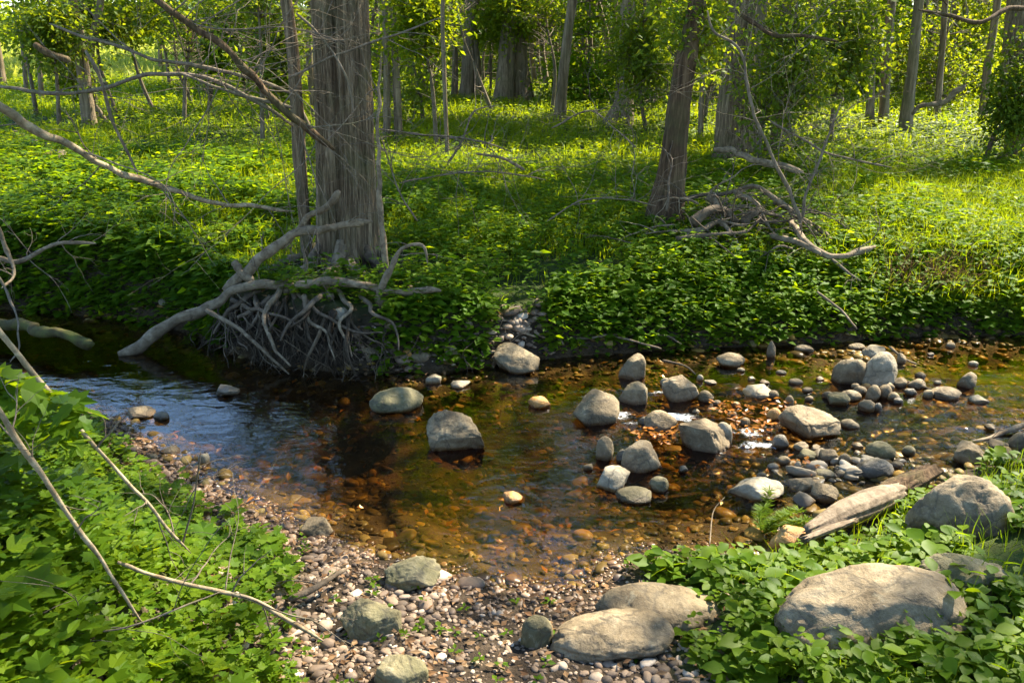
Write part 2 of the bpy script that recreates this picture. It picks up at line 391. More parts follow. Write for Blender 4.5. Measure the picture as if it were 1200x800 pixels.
def rock_mat(name, dark, mid, light, moss=.0, rough=.8):
    m, nt, out = newmat(name); tc = N(nt, 'ShaderNodeTexCoord'); g = N(nt, 'ShaderNodeNewGeometry')
    oi = N(nt, 'ShaderNodeObjectInfo')
    ad = N(nt, 'ShaderNodeVectorMath', operation='ADD'); nt.links.new(tc.outputs['Object'], ad.inputs[0])
    sc = N(nt, 'ShaderNodeVectorMath', operation='SCALE'); nt.links.new(oi.outputs['Location'], sc.inputs[0]); sc.inputs['Scale'].default_value = 7.3
    nt.links.new(sc.outputs[0], ad.inputs[1]); o = ad.outputs[0]
    a = noise(nt, o, 9, 7, .62, .6); b = noise(nt, o, 3.0, 3); d = noise(nt, o, 70, 5, .7)
    vo = N(nt, 'ShaderNodeTexVoronoi', feature='DISTANCE_TO_EDGE', Scale=4.0)
    wv = N(nt, 'ShaderNodeTexNoise', Scale=6.0, Detail=4); nt.links.new(o, wv.inputs['Vector']); nt.links.new(mixc(nt, .22, o, wv.outputs[1], 'ADD'), vo.inputs['Vector'])
    c = ramp(nt, a, [(.30, dark), (.50, mid), (.70, light)])
    c = mixc(nt, .35, c, ramp(nt, d, [(.3, (.35, .35, .35)), (.7, (1.35, 1.3, 1.2))]), 'MULTIPLY')
    c = mixc(nt, ramp(nt, d, [(.62, (0, 0, 0)), (.74, (.35, .35, .35))]), c, (.5, .48, .42))
    if moss: c = mixc(nt, ramp(nt, b, [(.55 - .25*moss, (0, 0, 0)), (.68, (.8*moss,)*3)]), c, (.085, .095, .028))
    c = mixc(nt, .8, c, ramp(nt, noise(nt, o, 2.2, 5, .65, .4), [(.32, (.55, .52, .48)), (.55, (1, 1, 1)), (.75, (1.22, 1.2, 1.15))]), 'MULTIPLY')
    c = mixc(nt, ramp(nt, noise(nt, o, 13, 4, .6, .8), [(.62, (0, 0, 0)), (.70, (.32, .32, .32))]), c, (.27, .245, .165))     # lichen
    c = mixc(nt, ramp(nt, vo.outputs[0], [(0, (.55, .55, .55)), (.035, (0, 0, 0))]), c, (.05, .04, .028))                    # darker colour along the cracks
    # wet and stained near the waterline
    sz = N(nt, 'ShaderNodeSeparateXYZ'); nt.links.new(g.outputs['Position'], sz.inputs[0])
    hz = math_(nt, 'ADD', sz.outputs[2], math_(nt, 'MULTIPLY', math_(nt, 'SUBTRACT', a, .5), -.05))
    mr = N(nt, 'ShaderNodeMapRange', interpolation_type='SMOOTHSTEP'); nt.links.new(hz, mr.inputs[0])
    mr.inputs[1].default_value = .004; mr.inputs[2].default_value = .03; mr.inputs[3].default_value = 1; mr.inputs[4].default_value = 0
    wet = mr.outputs[0]
    c = mixc(nt, wet, c, mixc(nt, 1.0, c, (.42, .30, .17), 'MULTIPLY'))
    p = N(nt, 'ShaderNodeBsdfPrincipled'); nt.links.new(c, p.inputs['Base Color'])
    nt.links.new(math_(nt, 'SUBTRACT', rough, math_(nt, 'MULTIPLY', wet, .45)), p.inputs['Roughness'])
    p.inputs['Specular IOR Level'].default_value = .3
    hh = math_(nt, 'ADD', a, math_(nt, 'MULTIPLY', d, .35))
    hh = math_(nt, 'ADD', hh, math_(nt, 'MULTIPLY', math_(nt, 'MINIMUM', vo.outputs[0], .04), 2.5))
    nt.links.new(bump(nt, hh, .8, .02), p.inputs['Normal']); nt.links.new(p.outputs[0], out.inputs[0]); return m
M['tan'] = rock_mat('tan stone', (.0984, .0697, .0361), (.2050, .1517, .0861), (.3116, .2419, .1476))
M['grey'] = rock_mat('grey stone', (.082, .058, .030), (.172, .128, .072), (.27, .21, .125), .12)
M['pale'] = rock_mat('pale stone', (.1600, .1280, .0800), (.2880, .2400, .1600), (.4160, .3640, .2640))
M['olive'] = rock_mat('olive stone', (.072, .060, .028), (.145, .122, .062), (.225, .19, .11), .4)
M['dark'] = rock_mat('dark wet stone', (.06, .048, .032), (.125, .104, .072), (.20, .172, .125), 0, .5)
M['orange'] = rock_mat('orange stained stone', (.26, .11, .025), (.42, .21, .055), (.52, .32, .12), 0, .6)

def pebble_mat(name, stops, wetcol, spec=.4):
    m, nt, out = newmat(name); g = N(nt, 'ShaderNodeNewGeometry'); r = g.outputs['Random Per Island']
    c = ramp(nt, r, stops); a = noise(nt, g.outputs['Position'], 60, 5, .65)
    c = mixc(nt, .6, c, ramp(nt, a, [(.3, (.6, .6, .6)), (.7, (1.3, 1.28, 1.22))]), 'MULTIPLY')
    sz = N(nt, 'ShaderNodeSeparateXYZ'); nt.links.new(g.outputs['Position'], sz.inputs[0])
    mr = N(nt, 'ShaderNodeMapRange', interpolation_type='SMOOTHSTEP'); nt.links.new(sz.outputs[2], mr.inputs[0])
    mr.inputs[1].default_value = .0; mr.inputs[2].default_value = .05; mr.inputs[3].default_value = 1; mr.inputs[4].default_value = 0
    c = mixc(nt, mr.outputs[0], c, mixc(nt, 1.0, c, wetcol, 'MULTIPLY'))
    p = N(nt, 'ShaderNodeBsdfPrincipled'); p.inputs['Specular IOR Level'].default_value = spec; nt.links.new(c, p.inputs['Base Color'])
    nt.links.new(math_(nt, 'SUBTRACT', .75, math_(nt, 'MULTIPLY', mr.outputs[0], .45)), p.inputs['Roughness'])
    nt.links.new(bump(nt, a, .4, .004), p.inputs['Normal']); nt.links.new(p.outputs[0], out.inputs[0]); return m
M['gravel'] = pebble_mat('beach pebble', [(0, (.0577, .0374, .0225)), (.3, (.1312, .0866, .0543)), (.55, (.2204, .1495, .0953)), (.72, (.0892, .0590, .0374)), (.9, (.3044, .2214, .1496)), (1, (.4828, .3887, .2898))], (.5773, .4133, .2617))
M['rubble'] = pebble_mat('riffle rubble', [(0, (.0850, .0663, .0425)), (.3, (.2040, .1615, .1062)), (.6, (.2890, .2380, .1658)), (.8, (.1360, .1105, .0723)), (1, (.4080, .3485, .2635))], (.6120, .5270, .4080))
M['bedstone'] = pebble_mat('stream bed stone', [(0, (.0408, .0286, .0126)), (.35, (.1326, .0868, .0293)), (.55, (.0714, .0510, .0215)), (.78, (.2448, .1478, .0391)), (.9, (.1530, .1224, .0586)), (1, (.2550, .1888, .0831))], (.8670, .7752, .5669), .06)

def ground_mat():
    m, nt, out = newmat('soil and turf'); g = N(nt, 'ShaderNodeNewGeometry'); P = g.outputs['Position']
    at = N(nt, 'ShaderNodeAttribute', attribute_name='veg'); ab = N(nt, 'ShaderNodeAttribute', attribute_name='bed'); af = N(nt, 'ShaderNodeAttribute', attribute_name='field')
    a = noise(nt, P, 14, 6, .65); b = noise(nt, P, 2.2, 4); d = noise(nt, P, 80, 4, .7)
    soil = ramp(nt, a, [(.3, (.018, .012, .007)), (.55, (.045, .031, .019)), (.75, (.10, .072, .046))])
    turf = ramp(nt, b, [(.3, (.028, .045, .008)), (.7, (.05, .075, .012))])
    turf = mixc(nt, ramp(nt, a, [(.45, (0, 0, 0)), (.8, (.6, .6, .6))]), turf, (.055, .042, .022))
    bed = ramp(nt, a, [(.3, (.02, .013, .006)), (.55, (.065, .038, .013)), (.75, (.14, .085, .028))])
    fld = ramp(nt, noise(nt, P, .3, 4), [(.3, (.17, .20, .03)), (.7, (.24, .26, .045))])
    c = mixc(nt, at.outputs['Fac'], soil, turf); c = mixc(nt, ab.outputs['Fac'], c, bed); c = mixc(nt, af.outputs['Fac'], c, fld)
    p = N(nt, 'ShaderNodeBsdfPrincipled', Roughness=.9); p.inputs['Specular IOR Level'].default_value = .15
    nt.links.new(c, p.inputs['Base Color']); nt.links.new(bump(nt, math_(nt, 'ADD', a, d), .8, .02), p.inputs['Normal'])
    nt.links.new(p.outputs[0], out.inputs[0]); return m
M['ground'] = ground_mat()

def water_mat():
    m, nt, out = newmat('clear amber water'); g = N(nt, 'ShaderNodeNewGeometry'); P = g.outputs['Position']
    ar = N(nt, 'ShaderNodeAttribute', attribute_name='riffle'); af = N(nt, 'ShaderNodeAttribute', attribute_name='foam')
    v1 = mapped(nt, P, (5.0, 9.0, 1)); v2 = mapped(nt, P, (16, 26, 1))
    n1 = noise(nt, v1, 1.0, 2, .5, .5); n2 = noise(nt, v2, 1.0, 3, .6, .8)
    amp = math_(nt, 'ADD', .10, math_(nt, 'MULTIPLY', ar.outputs['Fac'], 1.0))
    hgt = math_(nt, 'ADD', math_(nt, 'MULTIPLY', n1, .5), math_(nt, 'MULTIPLY', n2, amp))
    nrm = bump(nt, hgt, .30, .03)
    fr = N(nt, 'ShaderNodeFresnel', IOR=1.37); nt.links.new(nrm, fr.inputs['Normal'])
    tr = N(nt, 'ShaderNodeBsdfTransparent'); ad = N(nt, 'ShaderNodeAttribute', attribute_name='depth')
    nt.links.new(ramp(nt, math_(nt, 'MULTIPLY', ad.outputs['Fac'], 3.0, True), [(0, (.97, .93, .84)), (.3, (.76, .63, .38)), (.62, (.58, .42, .20)), (1, (.36, .235, .095))]), tr.inputs[0])   # tannin darkens with depth
    gl = N(nt, 'ShaderNodeBsdfGlossy', Roughness=.02); gl.inputs[0].default_value = (1, 1, 1, 1); nt.links.new(nrm, gl.inputs['Normal'])
    mx = N(nt, 'ShaderNodeMixShader'); nt.links.new(math_(nt, 'MULTIPLY', fr.outputs[0], 1.2, True), mx.inputs[0])
    nt.links.new(tr.outputs[0], mx.inputs[1]); nt.links.new(gl.outputs[0], mx.inputs[2])
    fm = N(nt, 'ShaderNodeBsdfPrincipled', Roughness=.35); fm.inputs['Base Color'].default_value = (.8, .82, .83, 1)
    nf = noise(nt, mapped(nt, P, (46, 90, 1)), 1.0, 6, .75, 1.0)
    fac = math_(nt, 'MULTIPLY', math_(nt, 'SUBTRACT', math_(nt, 'MULTIPLY', af.outputs['Fac'], .92), math_(nt, 'MULTIPLY', nf, 1.45)), 3.0, True)
    m2 = N(nt, 'ShaderNodeMixShader'); nt.links.new(fac, m2.inputs[0]); nt.links.new(mx.outputs[0], m2.inputs[1]); nt.links.new(fm.outputs[0], m2.inputs[2])
    nt.links.new(m2.outputs[0], out.inputs[0]); return m
M['water'] = water_mat()
def hill_mat():
    m, nt, out = newmat('wooded hill'); g = N(nt, 'ShaderNodeNewGeometry')
    a = noise(nt, g.outputs['Position'], .08, 5, .7); c = ramp(nt, a, [(.3, (.012, .035, .014)), (.7, (.04, .085, .025))])
    p = N(nt, 'ShaderNodeBsdfPrincipled', Roughness=1); nt.links.new(c, p.inputs['Base Color']); nt.links.new(bump(nt, a, 1, 6), p.inputs['Normal'])
    nt.links.new(p.outputs[0], out.inputs[0]); return m
M['hill'] = hill_mat()

# ------------------------------------------------------------------ the setting: ground, water, hills
def axis(lo, hi, step, far_lo, far_hi, g=1.10):
    c = list(np.arange(lo, hi + 1e-6, step)); s = step
    while c[-1] < far_hi: s *= g; c.append(c[-1] + s)
    s = step
    while c[0] > far_lo: s *= g; c.insert(0, c[0] - s)
    return np.array(c)
gx = axis(-6.5, 6.5, .045, -2500, 2500); gy = axis(1.4, 9.5, .04, -60, 3500)
X, Y = np.meshgrid(gx, gy); Z = H(X, Y)
df, dn = banks(X.ravel(), Y.ravel())
def veg_of(x, y, df, dn):
    left = sm(-.7, -1.15, x + .25*(3.2 - y)); right = sm(.42, .62, x - .12*(2.6 - y))
    return np.where(df > 0, sm(.12, .4, df), np.where(dn > 0, np.maximum(left*sm(.1, .35, dn), right*sm(.06, .25, dn)), 0))
def open_field(x, y):
    """the sunlit hay field beyond the wood: open on the left, a strip far behind the trees elsewhere"""
    return np.maximum(sm(-.23, -.29, x/np.maximum(y, 1))*sm(22, 26, y), sm(44, 48, y))
mb = MB(); nx, ny = len(gx), len(gy)
i = (np.arange(ny - 1)[:, None]*nx + np.arange(nx - 1)[None, :]).ravel()
mb.add(np.stack([X.ravel(), Y.ravel(), Z.ravel()], 1), np.stack([i, i + 1, i + nx + 1, i + nx], 1),
       veg=veg_of(X.ravel(), Y.ravel(), df, dn), bed=sm(.03, -.02, Z.ravel())*((df < .02) & (dn < .12)), field=open_field(X.ravel(), Y.ravel()))
tag(mb.build('ground', M['ground']), kind='structure')

RIFFLE = [(715, 490, .30, .14), (775, 490, .30, .14), (890, 510, .40, .16), (885, 462, .28, .10), (760, 455, .22, .10), (905, 535, .35, .12), (1060, 500, .5, .2), (1150, 490, .35, .2), (930, 560, .4, .15)]
FOAM = [(722, 487, .10, .06, 1), (742, 497, .09, .04, .8), (790, 491, .13, .045, 1.1), (771, 461, .07, .03, .9), (880, 508, .07, .07, 1.0), (893, 522, .16, .035, 1.0), (868, 523, .08, .03, .8),
        (905, 505, .06, .07, .8), (872, 457, .13, .03, .8), (765, 430, .06, .03, .6), (1160, 481, .10, .02, .55), (925, 547, .12, .03, .6), (530, 452, .10, .03, .5), (898, 563, .14, .02, .45), (945, 475, .08, .02, .5), (860, 508, .05, .03, .8), (700, 505, .08, .02, .6), (835, 487, .07, .02, .7), (818, 470, .05, .02, .7), (1000, 515, .10, .02, .5), (1090, 480, .14, .02, .55), (930, 497, .05, .03, .6), (760, 515, .06, .02, .6), (1060, 520, .12, .015, .5)]
wx = np.arange(-9, 9.01, .03); wy = np.arange(2.4, 8.0, .03); X, Y = np.meshgrid(wx, wy)
rf = np.zeros(X.shape); fo = np.zeros(X.shape)
for px, py, a, b in RIFFLE:
    c = onz(px, py); rf = np.maximum(rf, np.exp(-((X - c[0])/a)**2 - ((Y - c[1])/b)**2))
for px, py, a, b, s in FOAM:
    c = onz(px, py); fo = np.maximum(fo, s*np.exp(-((X - c[0])/(1.5*a))**2 - ((Y - c[1])/(1.7*b))**2))
q = np.stack([X, Y*1.5, 0*X], -1)
Z = .020*rf*fbm(q*[7, 11, 1], 3, 21) + .030*fo*(.35 + fbm(q*14, 3, 22)) + .002*fbm(q*3, 2, 23)
mb = MB(); nx, ny = len(wx), len(wy); i = (np.arange(ny - 1)[:, None]*nx + np.arange(nx - 1)[None, :]).ravel()
mb.add(np.stack([X, Y, Z], -1).reshape(-1, 3), np.stack([i, i + 1, i + nx + 1, i + nx], 1), riffle=rf.ravel(), foam=fo.ravel(), depth=np.clip(-H(X, Y), 0, 1).ravel())
tag(mb.build('stream_water', M['water']), kind='structure')

mb = MB(); hx = np.linspace(-900, 500, 160); t = np.linspace(0, 1, 14); X, T = np.meshgrid(hx, t)
crest = 26 + 16*np.sin(hx*.006 + 1.0) + 9*np.sin(hx*.017) + 5*fbm(np.stack([hx*.05, 0*hx, 0*hx], 1), 3, 4)
Yh = 420 + T*260; Zh = -2 + T**.7*np.maximum(crest, 6)[None, :] + 2.2*fbm(np.stack([X*.08, T*18, 0*X], -1), 3, 8)*(T > 0)
nx, ny = len(hx), len(t); i = (np.arange(ny - 1)[:, None]*nx + np.arange(nx - 1)[None, :]).ravel()
mb.add(np.stack([X, Yh, Zh], -1).reshape(-1, 3), np.stack([i, i + 1, i + nx + 1, i + nx], 1))
tag(mb.build('hills', M['hill']), kind='structure')

# ------------------------------------------------------------------ sunlight and shade on the ground: where the canopy is open
LIT = [(30, 560, .5, .35, .9), (1117, 626, .34, .30, 1), (1010, 735, .22, .30, .8), (830, 655, .4, .2, .9), (950, 660, .25, .2, .8), (20, 620, .35, .25, .6), (180, 745, .3, .2, .6), (600, 107, 13, 3.0, 1), (555, 137, 5, 1.1, 1), (590, 192, 2.8, .5, 1), (1080, 148, 4.5, 1.8, 1), (940, 162, 1.6, .8, .8), (240, 150, 2.6, .8, 1), (300, 215, 1.1, .4, 1), (200, 280, .8, .45, .9), (70, 240, 1.0, .5, .55),
       (1130, 305, 1.3, 1.0, 1), (1180, 345, .8, .5, 1), (1045, 245, .35, .2, .9), (890, 365, .4, .25, .7), (640, 372, .35, .28, 1), (510, 340, .5, .4, .6), (470, 260, .3, .25, .8), (760, 335, .5, .25, .5),
       (1105, 575, .38, .3, .95), (1060, 700, .25, .22, .8), (840, 670, .45, .25, .75), (720, 750, .3, .15, .6), (600, 720, .5, .12, .6), (430, 770, .45, .2, .5), (950, 490, .5, .35, .75), (810, 500, .5, .3, .7), (720, 560, .3, .25, .8),
       (1020, 440, .5, .3, .8), (230, 670, .6, .25, .85), (60, 470, .6, .35, .95), (100, 560, .4, .3, .7), (420, 560, .45, .3, .6), (90, 128, 3, 1.2, .8), (980, 610, .3, .2, .7), (330, 640, .2, .2, .5)]
_lc = [(G(px, py), a, b, s) for px, py, a, b, s in LIT]
def openness(x, y):
    o = np.zeros(np.shape(x))
    for c, a, b, s in _lc:
        o = np.maximum(o, s*np.exp(-(((x - c[0])/a)**2 + ((y - c[1])/b)**2)**1.5))
    return o
def open_above(p):
    t = (p[:, 2] - .35)/SUNV[2]; return openness(p[:, 0] - SUNV[0]*t, p[:, 1] - SUNV[1]*t)
def keep_leaves(rng, p, mode=1):
    """leave out the leaves that would shade a sunlit patch of ground"""
    t = (p[:, 2] - .35)/SUNV[2]; x, y = p[:, 0] - SUNV[0]*t, p[:, 1] - SUNV[1]*t
    q = np.stack([x, y, 0*x], 1)
    o = openness(x + .10*vnoise(q*3, 61), y + .10*vnoise(q*3, 62))
    if mode == 1: o = np.maximum(o, .9*sm(.34, .44, fbm(q*3.2, 2, 77) - .25*sm(6, 8, y) - .14*np.exp(-((x + .55)/1.3)**2 - ((y - 4.3)/.75)**2)))
    return rng.random(len(p)) > np.clip(o*1.35, 0, 1)

# ------------------------------------------------------------------ trees
def px_r(wpx, p): return .5*wpx*depth_of(p)/FPX

def tree(name, pts, label, cat='tree', group=None, height=9.0, crown_r=2.6, crown_z0=3.4, clumps=60, per=30, leaf=.13, barkm='bark_far', sides=18,
         seed=1, rough=.16, flare=.22, fork=None, trunk=None, dens=1.0, minz=None):
    rng = np.random.default_rng(seed)
    base = G(pts[0][0], pts[0][1]); P = [base + [0, 0, -.15]]; R = [px_r(pts[0][2], base)]
    for px, py, wpx in pts[1:]:
        p = aty(px, py, base[1]); P.append(p); R.append(px_r(wpx, p))
    P = np.array(P); d = P[-1] - P[-2]; d = d/np.linalg.norm(d); zt = base[2] + height
    while P[-1][2] < zt:
        d = d*.75 + np.array([rng.normal(0, .06), rng.normal(0, .06), .30]); d /= np.linalg.norm(d)
        P = np.vstack([P, P[-1] + d*1.3]); R.append(max(R[-1]*.86, .02))
    t = thing(name, base, label, cat, group)
    S = catmull(P, 10); u = np.linspace(0, len(R) - 1, len(S)); RR = np.interp(u, np.arange(len(R)), R)
    RR = RR*(1 + flare*np.exp(-np.maximum(S[:, 2] - base[2], 0)/(1.6*R[0] + .03)))
    mb = MB()
    if trunk is not None: trunk(mb, S, RR, base, rng)
    else: sweep(mb, S, RR, sides, rough, seed, 30, 7)
    if fork is not None:
        for fp, fw in fork:
            Q = np.array([aty(a, b, base[1] + c) for a, b, c in fp]); Q = catmull(Q, 8)
            sweep(mb, Q, np.linspace(px_r(fw[0], Q[0]), px_r(fw[1], Q[-1]), len(Q)), 10, rough, seed + 3, 30, 7)
    # limbs and leaf clumps
    cl = []; nl = max(3, int(clumps/7)) if clumps else 0
    for k in range(nl):
        zz = rng.uniform(crown_z0*.75, zt - .6); i = int(np.argmin(abs(S[:, 2] - zz))); a = rng.uniform(0, 6.28)
        f = (zz - crown_z0)/(zt - crown_z0 + 1e-6); ln = crown_r*rng.uniform(.7, 1.15)*(1.0 - .45*max(f, 0))
        for tr_ in range(8):
            L = wander(rng, S[i], [math.cos(a), math.sin(a), rng.uniform(.15, .7)], ln, 7, .4, .15)
            if open_above(L[2:]).mean() < .12: break
            a = rng.uniform(0, 6.28)
        else: continue
        r0 = min(RR[i]*.55, .05 + .012*ln); C = catmull(L, 3); sweep(mb, C, np.linspace(r0, .008, len(C)), 7, .1, seed + k)
        for j in range(int(clumps/nl*.75)):
            q = L[rng.integers(3, 8)]; dd = rng.normal(0, 1, 3); dd[2] = abs(dd[2])*.5 - .1
            e = q + unit(dd)*rng.uniform(.25, .9)*crown_r*.38; cl.append(e)
            if open_above(e[None])[0] > .35: continue
            TW = wander(rng, q, e - q, np.linalg.norm(e - q), 3, .2); sweep(mb, TW, np.linspace(.008, .003, len(TW)), 4)
    o = mb.build('trunk', M[barkm], t)
    if cl:
        c = np.array(cl); lo = crown_z0 if minz is None else minz
        c = c[c[:, 2] > lo - .3]; c = c[rng.random(len(c)) < dens]
        if len(c):
            lb = MB(); leaf_cloud(lb, rng, c, rng.uniform(.30, .60, len(c))*(.6 + .13*crown_r), per, leaf, LEAF4, lit=True)
            if lb.n: lb.build('crown', M['canopy'], t, smooth=False)
    return t, S, RR, base

def big_trunk(mb, S, RR, base, rng):
    """the old twin-stemmed trunk: two lobes grown together, stringy furrowed bark, buttresses at the foot"""
    zs = np.concatenate([np.linspace(base[2] - .25, 2.7, 330), np.linspace(2.8, S[-1, 2], 60)])
    nt_ = 300; th = np.linspace(0, 2*np.pi, nt_, endpoint=False)
    cx = np.interp(zs, S[:, 2], S[:, 0]); cyy = np.interp(zs, S[:, 2], S[:, 1]); r = np.interp(zs, S[:, 2], RR)
    Zg, Tg = np.meshgrid(zs, th, indexing='ij'); rg = .84*r[:, None]*np.ones_like(Tg)
    zz = Zg - base[2]
    wob = .06*vnoise(np.stack([0*Zg, 0*Zg, Zg*.8], -1), 5)
    g0 = -math.pi/2 - .16 + wob
    dth = np.angle(np.exp(1j*(Tg - g0)))
    shape = 1 - .30*np.exp(-(dth/.17)**2) - .12*np.exp(-(np.angle(np.exp(1j*(Tg - g0 - 2.9)))/.3)**2) + .07*np.cos(2*(Tg - g0 - 1.3))
    but = .34*np.exp(-np.maximum(zz, 0)/.20)*(.55 + .45*np.cos(5*Tg + 1.1) + .5*vnoise(np.stack([np.cos(Tg)*2, np.sin(Tg)*2, 0*Tg], -1), 8))
    tw = Tg + .05*Zg
    k = 1.0
    q = np.stack([np.cos(tw)*7.5, np.sin(tw)*7.5, Zg*1.6], -1)
    n1 = 1 - np.abs(fbm(q, 3, 31))*2; q2 = np.stack([np.cos(tw)*19, np.sin(tw)*19, Zg*3.2], -1); n2 = 1 - np.abs(fbm(q2, 3, 33))*2
    rr = rg*(shape + np.maximum(but, -.1)) + .022*(n1 - .5) + .013*(n2 - .5)
    v = np.stack([cx[:, None] + rr*np.cos(Tg), cyy[:, None] + rr*np.sin(Tg), Zg], -1).reshape(-1, 3)
    n = len(zs); i = np.arange(n - 1)[:, None]*nt_; j = np.arange(nt_)[None, :]; j2 = (j + 1) % nt_
    mb.add(v, np.stack([i + j, i + j2, i + nt_ + j2, i + nt_ + j], -1).reshape(-1, 4))

main_t, main_S, main_R, main_b = tree('old_tree', [(407, 305, 76), (404, 150, 73), (398, 0, 72)], 'thick old tree with furrowed grey bark rooted at the edge of the stream bank',
    height=12, crown_r=4.6, crown_z0=4.4, clumps=200, per=26, barkm='bark', seed=11, flare=0.05, trunk=big_trunk)
MY = main_b[1]
tree('leaning_tree', [(777, 268, 38), (788, 190, 30), (800, 95, 25), (817, 0, 22)], 'brown leaning tree beside the tangle of dead wood on the far bank', height=10, crown_r=4.6, crown_z0=4.2, clumps=240, per=26, barkm='bark_brown', seed=12, flare=.5, rough=.2)
T = [
 ('forest_tree', [(862, 190, 46), (864, 90, 37), (871, 0, 34)], 'broad grey tree standing behind the right-hand end of the dead wood tangle', 21, 12, 4.8, 230, .22),
 ('forest_tree', [(884, 178, 17), (884, 80, 15), (893, 0, 14)], 'slimmer stem pressed close against the right side of a broad grey tree', 22, 9, 2.6, 40, .15),
 ('forest_tree', [(589, 121, 22), (596, 40, 18), (600, 0, 17)], 'left stem of the pair of tall trunks standing in the sunlit meadow', 23, 11, 3.6, 60, .15),
 ('forest_tree', [(607, 120, 27), (605, 40, 25), (609, 0, 24)], 'right, thicker stem of the pair of tall trunks in the sunlit meadow', 24, 12, 4, 70, .15),
 ('forest_tree', [(547, 116, 18), (551, 40, 14), (556, 0, 13)], 'dark trunk close to the left of the twin trunks in the meadow', 25, 10, 3, 50, .15),
 ('forest_tree', [(560, 116, 10), (558, 60, 9), (548, 0, 8)], 'thin pale stem in front of the dark trunk left of the twin trunks', 26, 8, 2, 25, .1),
 ('forest_tree', [(655, 141, 14), (661, 80, 12), (671, 0, 11)], 'slim straight tree right of the twin trunks, leaning a little to the right', 27, 10, 2, 10, .12),
 ('forest_tree', [(722, 147, 34), (731, 110, 20), (736, 0, 17)], 'dark tree with a wide flared foot in the shade left of the brown leaning tree', 28, 10, 3.6, 60, .2),
 ('forest_tree', [(757, 124, 11), (758, 60, 9), (760, 0, 8)], 'narrow trunk half hidden in leaves just right of the dark flared tree', 29, 9, 2.5, 35, .1),
 ('forest_tree', [(105, 152, 15), (97, 80, 15), (88, 20, 14), (84, 0, 13)], 'dark forked tree at the edge of the sunny field', 30, 9, 3.2, 80, .2),
 ('forest_tree', [(242, 113, 19), (239, 50, 18), (236, 0, 17)], 'upright shaded trunk beside the gap that shows the sunny field', 31, 11, 4, 110, .2),
 ('forest_tree', [(1020, 148, 10), (1021, 60, 10), (1018, 0, 9)], 'left one of three slim trunks lit from the side in the meadow', 32, 10, 2.8, 40, .1),
 ('forest_tree', [(1036, 146, 11), (1039, 70, 11), (1045, 0, 10)], 'middle one of three slim trunks lit from the side in the meadow', 33, 10, 2.8, 40, .1),
 ('forest_tree', [(1060, 154, 15), (1069, 80, 12), (1077, 0, 11)], 'rightmost of three slim trunks lit from the side, leaning right', 34, 11, 4, 120, .1),
 ('forest_tree', [(1152, 144, 10), (1157, 80, 9), (1169, 0, 8)], 'pale slim trunk leaning right in front of the brightest foliage', 35, 9, 1.8, 8, .1),
 ('forest_tree', [(1176, 150, 15), (1181, 60, 12), (1186, 0, 12)], 'shaded trunk between the pale leaning trunk and the grey edge tree', 36, 11, 4, 120, .15),
 ('forest_tree', [(1194, 200, 26), (1194, 100, 22), (1197, 0, 21)], 'grey tree at the right-hand edge with leafy shoots round its foot', 37, 12, 5.4, 300, .2),
 ('forest_tree', [(914, 176, 24), (921, 90, 20), (927, 0, 18)], 'mossy trunk half hidden behind hanging green leaves', 38, 11, 4.4, 180, .15),
 ('forest_tree', [(453, 166, 9), (453, 80, 8), (451, 0, 8)], 'left of two thin saplings close to the right of the thick old tree', 39, 8, 2, 25, .1),
 ('forest_tree', [(467, 164, 10), (464, 80, 9), (459, 0, 8)], 'right of two thin saplings close to the right of the thick old tree', 40, 8, 2, 25, .1),
 ('forest_tree', [(361, 306, 13), (352, 200, 15), (347, 110, 15), (335, 0, 14)], 'slender grey tree growing just left of the thick old tree', 41, 9, 3.2, 90, .15),
 ('forest_tree', [(352, 150, 13), (346, 80, 11), (343, 0, 10)], 'thin shaded trunk behind the slender grey tree', 42, 10, 3.4, 80, .1),
 ('forest_tree', [(821, 166, 7), (823, 90, 6), (826, 0, 6)], 'very thin straight stem between the brown leaning tree and the broad grey tree', 43, 7, 1.8, 16, .1),
 ('forest_tree', [(525, 190, 5), (521, 100, 5), (519, 0, 5)], 'thin dark sapling without leaves in the middle of the meadow', 44, 6, 1.4, 8, .1),
 ('forest_tree', [(48, 118, 6), (45, 60, 6), (38, 0, 6)], 'thin dark stem nearest the picture edge of the field gap', 45, 7, 1.6, 10, .1),
 ('forest_tree', [(31, 112, 5), (27, 60, 5), (26, 0, 4)], 'thinnest stem in front of the sunny field', 46, 7, 1.4, 8, .1),
 ('forest_tree', [(2, 104, 12), (-4, 60, 11), (-14, 0, 9)], 'dark trunk leaning out past the edge of the picture by the field', 47, 8, 2, 14, .15),
 ('forest_tree', [(113, 140, 7), (106, 70, 9), (112, 30, 9), (118, 0, 8)], 'crooked fork rising beside the dark forked tree', 48, 7, 1.6, 12, .1),
 ('forest_tree', [(188, 88, 5), (187, 40, 5), (188, 0, 4)], 'thin straight stem in the middle of the field gap', 49, 7, 1.5, 8, .1),
 ('forest_tree', [(370, 140, 9), (362, 60, 8), (364, 0, 8)], 'thin dark trunk touching the left outline of the thick old tree', 50, 8, 2, 20, .1),
 ('forest_tree', [(682, 112, 7), (684, 50, 6), (686, 0, 6)], 'thin far trunk between the slim straight tree and the dark flared tree', 51, 9, 1.6, 6, .1),
 ('forest_tree', [(985, 132, 9), (984, 60, 8), (982, 0, 8)], 'thin trunk in leaf shade to the left of the three slim lit trunks', 52, 9, 2.4, 30, .1),
 ('forest_tree', [(1098, 140, 8), (1104, 60, 7), (1108, 0, 7)], 'thin trunk before bright foliage, next to the right of the three slim lit trunks', 53, 9, 2.4, 20, .1),
]
TR = {}
